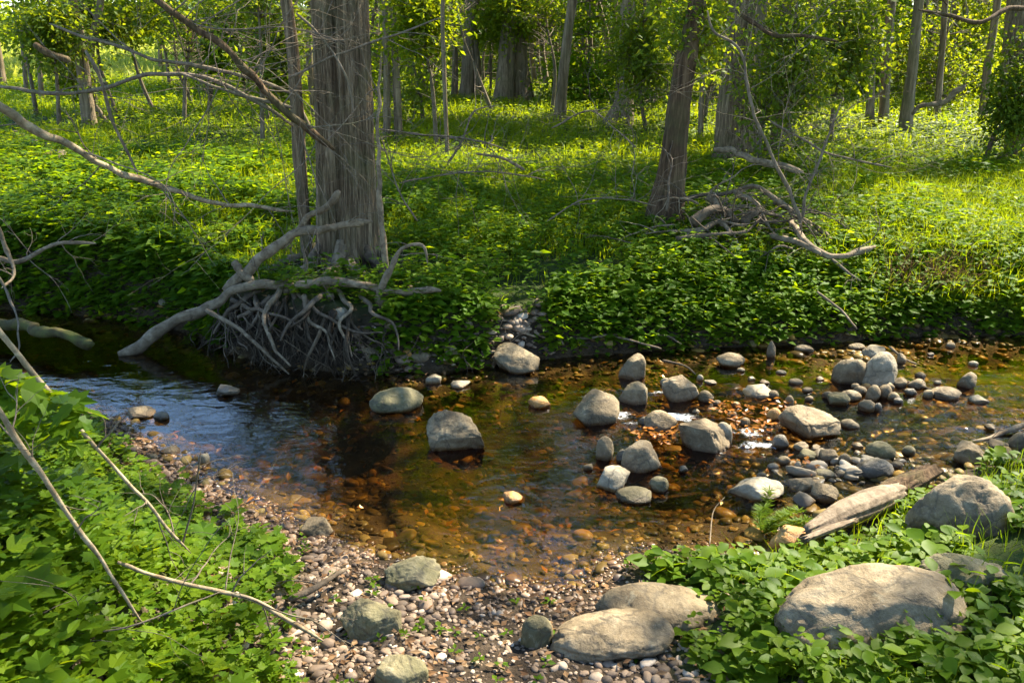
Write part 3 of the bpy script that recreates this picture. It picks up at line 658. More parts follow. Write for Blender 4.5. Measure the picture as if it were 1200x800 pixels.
for k, (nm, pts, lab, seed, h, cr, ncl, rg) in enumerate(T):
    near = pts[0][1] > 170
    TR[seed] = tree(nm, pts, lab, height=h, crown_r=cr, crown_z0=3.6, clumps=ncl, seed=seed, rough=rg, group='trees standing in the wood',
         sides=20 if pts[0][2] > 18 else 12, leaf=.13 if near else .15, dens=.85,
         barkm='bark' if seed in (21, 37, 38, 41) else 'bark_far')
# two unseen trees added on the right to shade the near bank and riffle
def side_tree(x, y, h, r, ncl, seed, lab):
    px, py = topx(x, y, H1(x, y)); b = [(px, py, 40)]
    rng = np.random.default_rng(seed); base = np.array([x, y, H1(x, y)]); t = thing('added_shade_tree', base, lab, 'tree', 'unseen trees added to shade the stream from the right')
    S = catmull([base - [0, 0, .2], base + [.05, .1, 2], base + [-.1, .1, 5], base + [-.3, 0, h*.75], base + [-.4, .1, h]], 10); RR = np.linspace(.24, .04, len(S)); mb = MB(); sweep(mb, S, RR, 20, .2, seed, 30, 7)
    cl = []
    for k in range(int(ncl/8)):
        i = rng.integers(int(len(S)*.42), len(S) - 2); a = rng.uniform(0, 6.28); ln = r*rng.uniform(.6, 1.1)
        L = wander(rng, S[i], [math.cos(a), math.sin(a), rng.uniform(.1, .55)], ln, 7, .4, .15)
        if open_above(L[2:]).mean() > .12: continue
        C = catmull(L, 3); sweep(mb, C, np.linspace(.05, .008, len(C)), 7, .1, k)
        for j in range(8):
            q = L[rng.integers(2, 8)]; e = q + unit(rng.normal(0, 1, 3)*[1, 1, .5])*rng.uniform(.3, 1)*r*.36; cl.append(e)
            if open_above(e[None])[0] > .35: continue
            TW = wander(rng, q, e - q, np.linalg.norm(e - q), 3, .2); sweep(mb, TW, np.linspace(.008, .003, len(TW)), 4)
    mb.build('trunk', M['bark_far'], t); lb = MB(); cl = np.array(cl); leaf_cloud(lb, rng, cl, rng.uniform(.4, .75, len(cl)), 26, .13, LEAF4, lit=True); lb.build('crown', M['canopy'], t, smooth=False)
side_tree(7.4, 5.6, 11, 5.2, 330, 601, 'unseen tree added past the right edge of the picture, nearer the camera, to shade the boulders')
side_tree(10.2, 9.4, 12, 5.0, 260, 602, 'unseen tree added past the right edge of the picture, farther back, to shade the far bank')

# the dark forked tree's arm, and trees that close the wood further back
far_rng = np.random.default_rng(5)
for k, px in enumerate([425, 436, 486, 500, 512, 535, 575, 628, 643, 700, 709, 745, 772, 790, 806, 838, 850, 903, 940, 955, 968, 1003, 1052, 1088, 1120, 1134, 1162, 290, 306, 318, 418, 444, 478, 494, 506, 530, 568, 634, 650, 668, 694, 716, 748, 781, 798, 814, 832, 846, 872, 896, 948, 976, 996, 1012, 1030, 1072, 1094, 1114, 1128, 1146, 1188]):
    py = far_rng.uniform(96, 118); wpx = far_rng.uniform(3.5, 8)
    tree('far_tree', [(px, py, wpx), (px + far_rng.normal(0, 4), 50, wpx*.9), (px + far_rng.normal(0, 8), 0, wpx*.8)],
         'slim dark trunk among many others at the back of the wood', group='slim trunks at the back of the wood', height=far_rng.uniform(10, 15), crown_r=4.0 if px > 400 else 2.2, crown_z0=3.2,
         clumps=5 if 632 < px < 712 or 1112 < px < 1180 else (75 if k < 33 else 24) if px > 400 else 24, per=30, leaf=.22, sides=7, seed=200 + k, rough=.1, dens=.9)

# low leafy saplings under the trees: centre in the photo, how far off, half width and half height in photo pixels
U = [(925, 75, 9.6, 52, 85, 'M', 'leafy green sapling hanging in front of the mossy trunk'),
     (812, 35, 7.4, 30, 40, 'M', 'spray of bright young leaves at the top of the brown leaning tree'),
     (985, 60, 12, 45, 90, 'M', 'shaded leafy sapling between the hanging sapling and the three slim trunks'),
     (495, 30, 12, 34, 40, 'L', 'sapling with yellow-green leaves right of the two thin saplings'),
     (690, 55, 19, 55, 70, 'D', 'dense dark shrub behind the slim straight tree'),
     (765, 50, 17, 45, 80, 'D', 'leafy shrub behind the brown leaning tree'),
     (1105, 75, 17, 45, 70, 'L', 'bright yellow-green shrub to the right of the three slim lit trunks'),
     (1150, 60, 20, 50, 75, 'L', 'tall sunlit shrub behind the pale slim leaning trunk'),
     (1045, 40, 22, 60, 75, 'L', 'sunlit shrub behind the three slim trunks'),
     (520, 85, 22, 45, 40, 'D', 'dark round bush left of the twin trunks'),
     (640, 60, 24, 40, 60, 'L', 'sunlit bush right of the twin trunks'),
     (305, 40, 11, 45, 50, 'M', 'leafy sapling left of the slender grey tree'),
     (62, 40, 13, 30, 36, 'M', 'leafy bush growing between the thin stems by the field'),
     (150, 28, 16, 34, 26, 'L', 'light green sapling in front of the far hill'),
     (222, 40, 14, 22, 40, 'M', 'leafy sapling beside the upright shaded trunk'),
     (20, 30, 15, 45, 45, 'L', 'light leaves of a sapling at the top corner by the field'),
     (285, 70, 19, 26, 30, 'D', 'low bush at the end of the field gap'),
     (455, 70, 18, 40, 60, 'D', 'shaded bush behind the two thin saplings'),
     (845, 60, 15, 35, 70, 'M', 'green sapling left of the broad grey tree'),
     (1190, 120, 9.5, 26, 60, 'M', 'leafy shoots round the foot of the grey edge tree'),
     (570, 40, 26, 40, 60, 'M', 'leafy tree behind the dark trunk in the meadow'),
     (890, 30, 13, 40, 35, 'L', 'bright leaves beside the top of the broad grey tree'),
     (85, 85, 14, 16, 42, 'M', 'narrow leafy sapling left of the dark forked tree'), (208, 78, 17, 16, 42, 'M', 'narrow leafy sapling left of the upright shaded trunk'), (258, 50, 16, 28, 45, 'D', 'dark leafy sapling right of the upright shaded trunk'),
     (328, 66, 13, 22, 60, 'M', 'leafy sapling close behind the slender grey tree'), (185, 24, 21, 42, 26, 'L', 'pale crown of a young tree in front of the far hill')]
U += [(112, 14, 15, 45, 30, 'M', 'leafy top of a sapling above the dark forked tree'), (300, 18, 14, 50, 34, 'M', 'leaves hanging at the top edge left of the slender grey tree'), 
      (482, 58, 15, 34, 52, 'M', 'leafy sapling in front of the dark trunk left of the twin trunks'), (540, 30, 17, 34, 44, 'L', 'bright leaves hanging before the dark trunk and its thin pale stem'), (640, 22, 17, 30, 26, 'L', 'bright leaves hanging between the twin trunks and the slim straight tree'), (752, 62, 14, 32, 56, 'M', 'leafy sapling just right of the dark flared tree'), (600, 18, 20, 44, 30, 'L', 'leaves hanging across the top of the twin trunks')]
for k, (px, Y) in enumerate([(430, 21), (470, 27), (505, 25), (545, 28), (585, 24), (615, 28), (655, 26), (675, 22), (705, 28), (735, 24), (770, 26), (800, 22), (830, 27), (860, 24), (895, 27), (920, 20), (955, 25), (985, 22), (1010, 27), (1035, 20), (1065, 25), (1090, 22), (1115, 27), (1140, 23), (1165, 26), (1190, 22), (400, 24), (355, 23), (320, 22)]):
    U.append((px, 40 + (k*37) % 45, Y, 42, 60, 'LLMLD'[k % 5], 'one of many leafy bushes closing the back of the wood'))
for k, (px, py, Y, hw, hh, kind, lab) in enumerate(U):
    rng = np.random.default_rng(400 + k); c = aty(px, py, Y); dd = depth_of(c)/FPX; a, b = hw*dd, hh*dd
    gx0 = c[0] + rng.normal(0, .2); gb = np.array([gx0, Y + .1, H1(gx0, Y + .1)])
    t = thing('leafy_sapling', gb, lab, 'sapling', 'bushes closing the back of the wood' if lab.startswith('one of') else 'leafy saplings under the trees')
    mb = MB(); top = c + [0, 0, b*.9]; S = catmull([gb - [0, 0, .05], (gb + c)/2 + rng.normal(0, .05, 3), c, top + [0, 0, .8]], 6)
    sweep(mb, S, np.linspace(.02 + .004*Y*.3, .008, len(S)), 7)
    n = int((34 + 900*(hw/1000)*2)*(.45 if Y < 9 else 1.6 if Y < 21 else 1)); L = .062 if Y < 11 else .085 if Y < 18 else .115
    cl = []
    for j in range(n):
        u = rng.normal(0, .55, 3); e = c + u*[a, a, b]
        if vnoise((e*1.1 + k)[None], 9)[0] < -.22: continue
        s = S[int(np.argmin(np.linalg.norm(S - (e - [0, 0, .15]), axis=1)))]
        TW = wander(rng, s, e - s, np.linalg.norm(e - s), 4, .15); sweep(mb, TW, np.linspace(.008, .003, len(TW)), 4); cl.append(e)
        if rng.random() < .6: cl.append(TW[3])
    mb.build('stem', M['twig'], t)
    lb = MB(); cl = np.array(cl); leaf_cloud(lb, rng, cl, .16 + .018*Y*.5, 26 if kind == 'D' else 20, L, LEAF4 if Y > 11 else LEAF5, lit=2)
    if lb.n: lb.build('crown', M['canopy'] if kind == 'L' else M['farleaf'] if kind == 'M' else M['cover'], t, smooth=False)

# the wood beyond, which reads as one mass
rng = np.random.default_rng(71); mb = MB(); n = 12000
yy = rng.uniform(33, 58, n); xx = rng.uniform(-.30, .80, n)*yy*1.15; u = rng.random(n); zz = H(xx, yy) + np.where(u < .35, 5*rng.random(n), 21*rng.random(n))
az = xx/yy; gap = np.maximum(np.exp(-((az - .07)/.035)**2), np.exp(-((az - .53)/.05)**2))*sm(6, 8, zz); ok = (az > -.20 + .03*vnoise(np.stack([zz*.5, 0*zz, 0*zz], 1), 2)) & (rng.random(n) > gap*.85); yy, xx, zz = yy[ok], xx[ok], zz[ok]
g = fbm(np.stack([xx*.16, yy*.16, zz*.3], 1), 3, 6); ok = g > -.12 + .008*np.maximum(zz - 8, 0); c = np.stack([xx, yy, zz], 1)[ok]
hi = c[:, 2] > 6.5; leaf_cloud(mb, rng, c[~hi], rng.uniform(.7, 1.4, (~hi).sum()), 30, .27, LEAF4, lit=2); leaf_cloud(mb, rng, c[hi], rng.uniform(.9, 1.7, hi.sum()), 26, .56, LEAF4, lit=2)
tag(mb.build('distant_woodland', M['farleaf'], smooth=False), 'mass of sunlit leaves closing the back of the wood', 'woodland', kind='stuff')
mb = MB(); n = 900
xx = rng.uniform(-110, -8, n); yy = 92 + rng.uniform(0, 30, n); zz = H(xx, yy) + 5.5*rng.random(n)**1.4*(.55 + .45*vnoise(np.stack([xx*.12, 0*xx, 0*xx], 1), 2))
leaf_cloud(mb, rng, np.stack([xx, yy, zz], 1), rng.uniform(1, 2, n), 26, .8, LEAF4)
tag(mb.build('field_edge_woodland', M['farleaf'], smooth=False), 'line of trees along the far edge of the sunny field', 'woodland', kind='stuff')

# ------------------------------------------------------------------ ground cover, meadow, field
rng = np.random.default_rng(3)
def polar(n, r0, r1, a0=-40, a1=40, p=None):
    a = np.radians(rng.uniform(a0, a1, n)); r = np.exp(rng.uniform(math.log(r0), math.log(r1), n)); return np.sin(a)*r, np.cos(a)*r
# leafy cover on the far bank
mb = MB(); n = 34000
x = rng.uniform(-6.6, 7.4, n); y = rng.uniform(4.8, 10.5, n); ok = abs(x) < y*.72 + .4; x, y = x[ok], y[ok]
df, dn = banks(x, y); tall = .5 + .5*fbm(np.stack([x*1.1, y*1.1, 0*x], 1), 3, 41)
bare = ((x > -1.85) & (x < -.85) & (df < .24)) | ((x > -.85) & (x < -.2) & (df < .04)) | ((x > -.14) & (x < .24) & (df < .17)) | (np.hypot(x - main_b[0], y - main_b[1]) < .30) | ((np.hypot(x - main_b[0], y - main_b[1]) < .62) & (y < main_b[1] + .05) & (rng.random(len(x)) < .75))
ok = (df > .02 + .05*rng.random(len(x))) & (~bare | (rng.random(len(x)) < .13)) & (rng.random(len(x)) < np.where(y > 8, .55, 1)*np.clip(.25 + tall*1.0, 0, 1)*np.clip(1.0 + 2.2*fbm(np.stack([x*2.1, y*2.1, 0*x], 1), 2, 57), .15, 1))
x, y, df, tall = x[ok], y[ok], df[ok], tall[ok]
hgt = (.04 + .20*tall)*np.where(df < .3, .8, 1)*rng.uniform(.6, 1.3, len(x))
sz = np.where(x < -1.9, .072, .058)*np.where(y > 8, 1.15, 1)*rng.uniform(.75, 1.3, len(x))
plants(mb, rng, x, y, hgt, sz, 7)
# taller broad-leaved herbs standing above the rest
n = 2600; x = rng.uniform(-6, 7, n); y = rng.uniform(5.1, 10.5, n); df, dn = banks(x, y); g = fbm(np.stack([x*.9, y*.9, 0*x], 1), 2, 48)
ok = (df > .25) & (g > .08) & (np.hypot(x - main_b[0], y - main_b[1]) > .4); x, y = x[ok], y[ok]
plants(mb, rng, x, y, rng.uniform(.12, .34, len(x)), .085*rng.uniform(.7, 1.3, len(x)), 8, LEAF5, .4, wr=.42)
n = 5000; x = rng.uniform(-6, 7, n); y = rng.uniform(5.1, 9, n); df, dn = banks(x, y); ok = (df > .05) & (fbm(np.stack([x*1.4, y*1.4, 0*x], 1), 2, 49) > .15); blades(mb, rng, x[ok], y[ok], .22, .006, .9)
# trailing leaves over the lip of the bank
n = 60000; x = rng.uniform(-5.5, 6.5, n); y = rng.uniform(5.0, 7.4, n); df, dn = banks(x, y); ok = (df > -.01) & (df < np.where(x > .3, .6, .30)) & ~((x > -1.95) & (x < -.85)) & ~((x > -.12) & (x < .22)) & (rng.random(n) < np.where(x > .3, .55, np.where(x > -1, .4, 1))); x, y = x[ok], y[ok]
plants(mb, rng, x, y, .03 + .12*rng.random(len(x)), np.where(x < 0, .078, .066)*rng.uniform(.6, 1.3, len(x)), 6, spread=-.3)
tag(mb.build('bank_ground_cover', M['cover'], smooth=False), 'low leafy plants covering the far stream bank', 'ground cover', kind='stuff')
# meadow
mb = MB(); x, y = polar(26000, 7.2, 60)
r = np.hypot(x, y); of = open_field(x, y); ok = (rng.random(len(x)) < .95 - .9*of); x, y, r = x[ok], y[ok], r[ok]
df, dn = banks(x, y); ok = df > .6; x, y, r = x[ok], y[ok], r[ok]
plants(mb, rng, x, y, (.06 + .010*r**.8)*rng.uniform(.6, 1.3, len(x)), .030 + .0031*r, 6, LEAF4, .8)
tag(mb.build('meadow_plants', M['meadow'], smooth=False), 'lush green plants under the trees of the meadow', 'meadow plants', kind='stuff')
mb = MB(); x, y = polar(190000, 6.6, 58)
r = np.hypot(x, y); df, dn = banks(x, y); of = open_field(x, y); g = fbm(np.stack([x*.5, y*.5, 0*x], 1), 3, 51)
ok = (df > .5) & (rng.random(len(x)) < np.clip(.55 + 1.2*g, .1, 1)) & (of < .5); x, y, r = x[ok], y[ok], r[ok]
blades(mb, rng, x, y, .13 + .005*r, .003 + .0008*r, .8)
# the tall sunlit grass on the right bank
n = 26000; x = rng.uniform(2.3, 6.2, n); y = rng.uniform(5.9, 9.2, n); df, dn = banks(x, y)
ok = (df > .06) & (rng.random(n) < sm(2.3, 3.2, x - .1*(y - 6)) ); x, y = x[ok], y[ok]
blades(mb, rng, x, y, .24, .0048, .95)
tag(mb.build('grass', M['meadow'], smooth=False), 'long soft grass growing in the meadow and on the sunlit bank', 'grass', kind='stuff')
mb = MB(); x, y = polar(26000, 26, 100, -48, 10); ok = open_field(x, y) > .4; x, y = x[ok], y[ok]; r = np.hypot(x, y)
blades(mb, rng, x, y, .35, .004*r, .8)
tag(mb.build('hay_grass', M['field'], smooth=False), 'pale ripe grass of the sunny field beyond the wood', 'grass', kind='stuff')
# right foreground
mb = MB(); n = 9000; x = rng.uniform(.22, 2.6, n); y = rng.uniform(1.6, 3.9, n); df, dn = banks(x, y)
dens = sm(.03, .16, dn)*sm(.30, .55, x - .18*(2.7 - y) + .12*vnoise(np.stack([x*5, y*5, 0*x], 1), 4)); tall = .5 + .5*fbm(np.stack([x*2.2, y*2.2, 0*x], 1), 3, 43)
ok = (rng.random(n) < dens*np.clip(-.32 + 1.25*tall, 0, 1)); x, y, tall = x[ok], y[ok], tall[ok]
plants(mb, rng, x, y, (.02 + .09*tall)*rng.uniform(.5, 1.4, len(x)), .046*np.exp(rng.normal(0, .28, len(x))), 6, LEAFO, wr=.68)
n = 2600; x = rng.uniform(.5, 2.6, n); y = rng.uniform(1.8, 3.9, n); df, dn = banks(x, y); ok = (dn > .1) & (x > .8); blades(mb, rng, x[ok], y[ok], .13, .0045, .8)
tag(mb.build('near_bank_ground_cover', M['vine'], smooth=True), 'bright low plants round the boulders on the near bank', 'ground cover', kind='stuff')
# left foreground
mb = MB(); n = 9000; x = rng.uniform(-2.9, -.45, n); y = rng.uniform(1.65, 4.4, n); df, dn = banks(x, y)
ed = x + .30*(y - 2.6) + .10*vnoise(np.stack([x*4, y*4, 0*x], 1), 14)
dens = sm(.08, .3, dn)*sm(-.66, -1.0, ed); tall = .5 + .5*fbm(np.stack([x*1.8, y*1.8, 0*x], 1), 3, 44)
ok = rng.random(n) < dens*(.3 + .9*tall)*.62; xx, yy, tt, ee = x[ok], y[ok], tall[ok], ed[ok]
big = sm(-.9, -1.5, ee)*sm(3.2, 2.3, yy)
plants(mb, rng, xx, yy, (.05 + .10*tt + .26*big*tt)*rng.uniform(.5, 1.25, len(xx)), (.034 + .024*big)*np.exp(rng.normal(0, .3, len(xx))), 7, LEAFM, .6, wr=.92)
ok = rng.random(n) < dens*.30; plants(mb, rng, x[ok], y[ok], .04 + .22*sm(-.9, -1.5, ed[ok])*sm(3.2, 2.3, y[ok]), .040, 7, LEAFO, .6, wr=.55)
n = 230; px = rng.uniform(-30, 95, n); py = 425 + (px + 30)*.42 + rng.uniform(0, 70, n)*rng.random(n)
P = np.array([aty(a, b, c) for a, b, c in zip(px, py, rng.uniform(2.15, 2.6, n))]); a = rng.uniform(0, 6.28, n)
leaves(mb, P, np.stack([np.cos(a), np.sin(a), rng.normal(-.3, .35, n)], 1), np.stack([rng.normal(.1, .45, n), rng.normal(-.1, .45, n), np.ones(n)], 1), .085*rng.uniform(.5, 1.2, n), .078*rng.uniform(.5, 1.2, n), LEAFM)
tag(mb.build('vine_ground_cover', M['vine'], smooth=False), 'broad-leaved vine covering the near bank by the pebble beach', 'ground cover', kind='stuff')
# scattered seedlings on the beach
mb = MB(); n = 170; x = rng.uniform(-1.1, .6, n); y = rng.uniform(1.9, 3.6, n); df, dn = banks(x, y); ok = dn > .08
plants(mb, rng, x[ok], y[ok], .025, .028, 5, wr=.6); tag(mb.build('seedlings', M['cover'], smooth=False), 'small seedlings and grass tufts among the beach pebbles', 'seedlings', kind='stuff')

# ------------------------------------------------------------------ stones
def ico(sub):
    import bmesh
    bm = bmesh.new(); bmesh.ops.create_icosphere(bm, subdivisions=sub, radius=1); v = np.array([q.co[:] for q in bm.verts]); f = np.array([[q.index for q in p.verts] for p in bm.faces]); bm.free(); return v, f
ICO = {k: ico(k) for k in (1, 2, 3, 4, 5)}

def rock_verts(rng, kind, sub, seed):
    v = ICO[sub][0].copy()
    if kind in ('block', 'slab', 'wedge'): v = np.sign(v)*np.abs(v)**.62
    ncut = {'round': 9, 'egg': 6, 'block': 15, 'slab': 12, 'wedge': 14, 'log': 3}[kind]
    for k in range(ncut):
        n = unit(rng.normal(size=3)); 
        if k < 2 and kind in ('block', 'wedge', 'slab'): n = unit(np.array([rng.normal(0, .5), -.4, 1.0]))
        d = rng.uniform(.60, .88) if kind in ('block', 'wedge', 'slab') else rng.uniform(.74, .94)
        s = v @ n - d; v = v - np.where(s > 0, s*.95, 0)[:, None]*n
    if kind == 'wedge': v[:, 2] *= (1 - .45*(v[:, 0]*.5 + .3))
    a = {'round': .12, 'egg': .07, 'block': .15, 'slab': .12, 'wedge': .12, 'log': .10}[kind]
    v = v*(1 + a*fbm(v*1.1 + seed, 3, seed))[:, None]
    v = v*(1 + .055*fbm(v*3.5 + seed, 4, seed + 3))[:, None]
    if sub >= 4:
        r1 = 1 - np.abs(fbm(v*2.3 + seed, 2, seed + 9)); v = v*(1 - .06*sm(.88, 1.0, r1))[:, None]     # cracks
        v = v*(1 + .022*fbm(v*11 + seed, 4, seed + 5))[:, None]
    return v

def stone(name, px, py, wpx, hpx, kind, tone, label, cat='stone', group='stones in the stream', tilt=0, yaw=None, deep=.8, sunk=.35, seed=None, z=None):
    seed = seed if seed is not None else int(px*7 + py*13) % 9973
    rng = np.random.default_rng(seed)
    b = G(px, py); d = unit(np.array([b[0], b[1], 0])); D = depth_of(b)
    a = .5*wpx*D/FPX; bb = a*deep; hm = hpx*D/FPX
    dep = math.atan2(CAM_Z - b[2], math.hypot(b[0], b[1]))
    c = max((hm - .9*bb*math.sin(dep))/((1 + sunk)*math.cos(dep)), .30*a)
    v = rock_verts(rng, kind, 5 if wpx > 60 else 4 if wpx > 26 else 3, seed % 50)*[a*1.04, bb, c*1.06]
    yw = rng.uniform(-.35, .35) if yaw is None else yaw
    t = math.radians(tilt); ct, st = math.cos(t), math.sin(t); v = v @ np.array([[ct, 0, -st], [0, 1, 0], [st, 0, ct]]).T*[1, 1, 1]
    cs, sn = math.cos(yw), math.sin(yw); v = v @ np.array([[cs, -sn, 0], [sn, cs, 0], [0, 0, 1]]).T
    o = b + d*bb*.85; zg = b[2] if z is None else z
    mb = MB(); mb.add(v, ICO[5 if wpx > 60 else 4 if wpx > 26 else 3][1])
    ob = mb.build(name, M[tone]); ob.location = (o[0], o[1], zg + c*sunk)
    return tag(ob, label, cat, group)

ST = [
 (465, 484, 60, 28, 'egg', 'olive', 'oval grey-green boulder alone on the left of the open pool', 4),
 (537, 531, 72, 46, 'block', 'grey', 'large grey boulder standing in the middle of the pool, nearest the pebble beach'),
 (606, 438, 52, 34, 'wedge', 'grey', 'angular grey boulder below the stony debris on the far bank', 8),
 (740, 446, 32, 31, 'block', 'grey', 'upright grey stone standing alone near the far bank'),
 (741, 475, 34, 26, 'block', 'grey', 'cracked squat stone directly below the upright grey stone'),
 (796, 472, 38, 34, 'wedge', 'tan', 'tan pointed stone right of the first small cascade', 14),
 (697, 498, 58, 37, 'block', 'grey', 'broad cracked grey boulder left of the white cascade'),
 (823, 532, 62, 44, 'block', 'tan', 'large tan boulder with a dark mossy front in the middle of the riffle'),
 (847, 521, 20, 26, 'round', 'pale', 'pale stone tucked behind the right side of the dark-fronted boulder'),
 (827, 472, 19, 14, 'round', 'grey', 'small rounded stone right of the tan pointed stone'),
 (751, 553, 48, 40, 'block', 'tan', 'blocky tan stone with a rust stain at its foot'),
 (708, 541, 22, 28, 'egg', 'grey', 'small upright stone left of the rust-stained block'),
 (717, 578, 46, 26, 'slab', 'pale', 'flat whitish stone nearest the camera at the left of the riffle'),
 (772, 508, 38, 24, 'round', 'tan', 'rounded stone with wet orange leaves caught on its right end'),
 (952, 518, 74, 42, 'wedge', 'tan', 'big split tan boulder right of the white water'),
 (994, 452, 38, 32, 'egg', 'grey', 'leaning grey stone left of the pale upright boulder', -26),
 (1028, 454, 40, 40, 'egg', 'pale', 'pale upright boulder topping the heap of cobbles', -18),
 (1024, 420, 32, 17, 'block', 'pale', 'stone just behind the pale upright boulder'),
 (1056, 427, 13, 12, 'block', 'grey', 'small square stone right of the pale upright boulder'),
 (1133, 456, 22, 22, 'wedge', 'grey', 'grey stone with a pointed top standing alone in the calm water at the right'),
 (1107, 469, 36, 14, 'egg', 'tan', 'long flat tan stone right of the heap of cobbles'),
 (1132, 545, 42, 28, 'block', 'tan', 'tan stone in the water just behind the great sunlit boulder'),
 (884, 588, 60, 24, 'slab', 'pale', 'broad flat pale stone in the shallows above the low leaves'),
 (939, 579, 36, 18, 'slab', 'grey', 'flat grey stone right of the broad flat pale stone'),
 (966, 590, 32, 22, 'wedge', 'grey', 'grey pointed stone beside the barkless log'),
 (888, 468, 40, 13, 'slab', 'pale', 'flat pale stone at the lip of the upper cascade'),
 (903, 419, 10, 18, 'egg', 'tan', 'thin upright stone by the far bank leaves'),
 (855, 431, 34, 16, 'egg', 'grey', 'low grey stone in calm water left of the thin upright stone'),
 (942, 414, 22, 9, 'egg', 'grey', 'low flat stone below the sunlit leaves of the far bank'),
 (509, 451, 20, 14, 'slab', 'pale', 'small white stone left of a pair above the middle boulder'),
 (539, 456, 24, 10, 'slab', 'pale', 'small flat white stone right of a pair above the middle boulder'),
 (267, 466, 28, 14, 'wedge', 'dark', 'dark wet stone in the blue reflections at the left'),
 (164, 492, 34, 12, 'slab', 'tan', 'flat tan stone at the water edge beside the left vine leaves'),
 (190, 493, 20, 10, 'round', 'dark', 'dark stone touching the flat tan stone at the left water edge'),
 (914, 526, 20, 15, 'round', 'dark', 'dark stone in the white water left of the split boulder'),
 (906, 493, 18, 14, 'round', 'orange', 'rusty stone left of the split tan boulder'),
 (995, 504, 22, 11, 'egg', 'grey', 'grey stone right of the split tan boulder'),
 (1030, 540, 34, 20, 'egg', 'olive', 'olive stone half sunk left of the tan stone behind the great boulder'),
 (1064, 534, 16, 11, 'egg', 'olive', 'small oval stone between the olive stone and the tan stone'),
 (1022, 562, 46, 24, 'egg', 'dark', 'dark stone under water beside the upper end of the log'),
 (970, 542, 26, 16, 'slab', 'grey', 'grey flat stone in the shallows below the split boulder'),
 (943, 541, 22, 17, 'wedge', 'olive', 'greenish tilted stone below the split boulder'),
 (989, 545, 16, 13, 'round', 'grey', 'small round stone right of the grey flat stone in the shallows'),
 (965, 562, 24, 11, 'egg', 'olive', 'small olive stone above the two flat stones by the log'),
 (934, 552, 9, 11, 'egg', 'pale', 'tiny pale stone left of the small olive stone'),
 (938, 529, 18, 11, 'round', 'tan', 'small tan stone at the foot of the split boulder'),
 (772, 577, 24, 18, 'round', 'olive', 'yellowish stone half sunk right of the flat whitish stone'),
 (744, 590, 46, 10, 'egg', 'olive', 'long sunken stone right below the flat whitish stone'),
 (1145, 474, 22, 10, 'slab', 'pale', 'narrow white stone in the ripples at the right'),
 (1140, 430, 11, 6, 'egg', 'pale', 'tiny pale stone in the green reflections at the right'),
 (1113, 408, 12, 7, 'egg', 'grey', 'tiny stone close under the right-hand far bank'),
 (1003, 411, 20, 8, 'egg', 'grey', 'low stone left of the stone behind the pale upright boulder'),
 (1168, 527, 22, 12, 'slab', 'grey', 'grey stone by the stick at the right edge'),
 (1192, 527, 22, 20, 'round', 'tan', 'tan stone at the right edge under the stick'),
 (632, 479, 28, 14, 'round', 'orange', 'orange stone just breaking the pool surface above the broad cracked boulder'),
 (731, 543, 18, 16, 'round', 'dark', 'dark stone between the small upright stone and the rust-stained block'),
 (757, 500, 18, 10, 'round', 'dark', 'dark stone in the cascade below the cracked squat stone'),
 (780, 453, 14, 9, 'round', 'pale', 'small pale stone above the first small cascade'),
 (753, 468, 12, 8, 'round', 'grey', 'small stone touching the cracked squat stone'),
 (600, 590, 26, 14, 'slab', 'orange', 'yellow-brown stone showing through the shallow middle of the pool'),
]
for s in ST: stone('stream_stone', *s[:7], tilt=s[7] if len(s) > 7 else 0)
for px, py, a, b, tn in [(981, 476, 28, 15, 'olive'), (996, 470, 24, 12, 'grey'), (1007, 464, 16, 11, 'grey'), (1022, 470, 18, 18, 'tan'), (1036, 468, 17, 16, 'tan'), (1015, 482, 20, 13, 'grey'), (1054, 455, 18, 11, 'grey'), (1074, 456, 22, 11, 'grey'),
      (1078, 444, 12, 7, 'grey'), (1087, 468, 14, 10, 'grey'), (1066, 464, 15, 9, 'dark'), (1046, 470, 14, 10, 'grey'), (1028, 482, 10, 10, 'dark'), (1003, 457, 12, 8, 'tan'), (970, 468, 14, 8, 'grey'), (1040, 458, 16, 9, 'tan'), (1052, 474, 12, 8, 'dark'), (1014, 458, 12, 8, 'orange')]:
    stone('cobble', px, py, a, b, 'egg' if (px + py) % 3 else 'round', tn, 'small wet cobble in the heap at the foot of the pale upright boulder', 'cobble', 'cobbles heaped below the pale upright boulder')
for px, py, a, b, tn in [(905, 468, 14, 9, 'grey'), (924, 478, 11, 13, 'tan'), (868, 436, 9, 5, 'pale'), (880, 446, 10, 5, 'pale'), (820, 447, 8, 7, 'pale'), (832, 452, 14, 6, 'pale'), (915, 440, 12, 5, 'pale'), (932, 452, 16, 7, 'grey'), (946, 460, 13, 6, 'grey'), (960, 447, 10, 5, 'pale'), (895, 452, 12, 6, 'tan'),
      (872, 500, 14, 9, 'tan'), (858, 490, 12, 7, 'grey'), (925, 500, 13, 8, 'grey'), (918, 545, 16, 10, 'grey'), (905, 552, 14, 9, 'dark'), (892, 562, 12, 8, 'grey'), (1005, 528, 15, 9, 'grey'), (1050, 550, 16, 9, 'grey'), (985, 560, 14, 8, 'grey'), (1010, 548, 13, 8, 'tan'), (955, 530, 13, 8, 'grey'), (800, 556, 12, 8, 'dark'), (690, 552, 12, 9, 'grey'),
      (840, 475, 10, 6, 'grey'), (862, 478, 11, 6, 'orange'), (935, 488, 14, 7, 'tan'), (948, 470, 10, 6, 'tan'), (815, 486, 10, 6, 'tan'), (1160, 505, 14, 7, 'grey'), (1098, 452, 9, 5, 'pale'), (1090, 418, 8, 4, 'grey')]:
    stone('cobble', px, py, a, b, 'egg' if (px + py) % 3 else 'slab', tn, 'small loose cobble scattered in the riffle at the right', 'cobble', 'small cobbles scattered through the riffle')

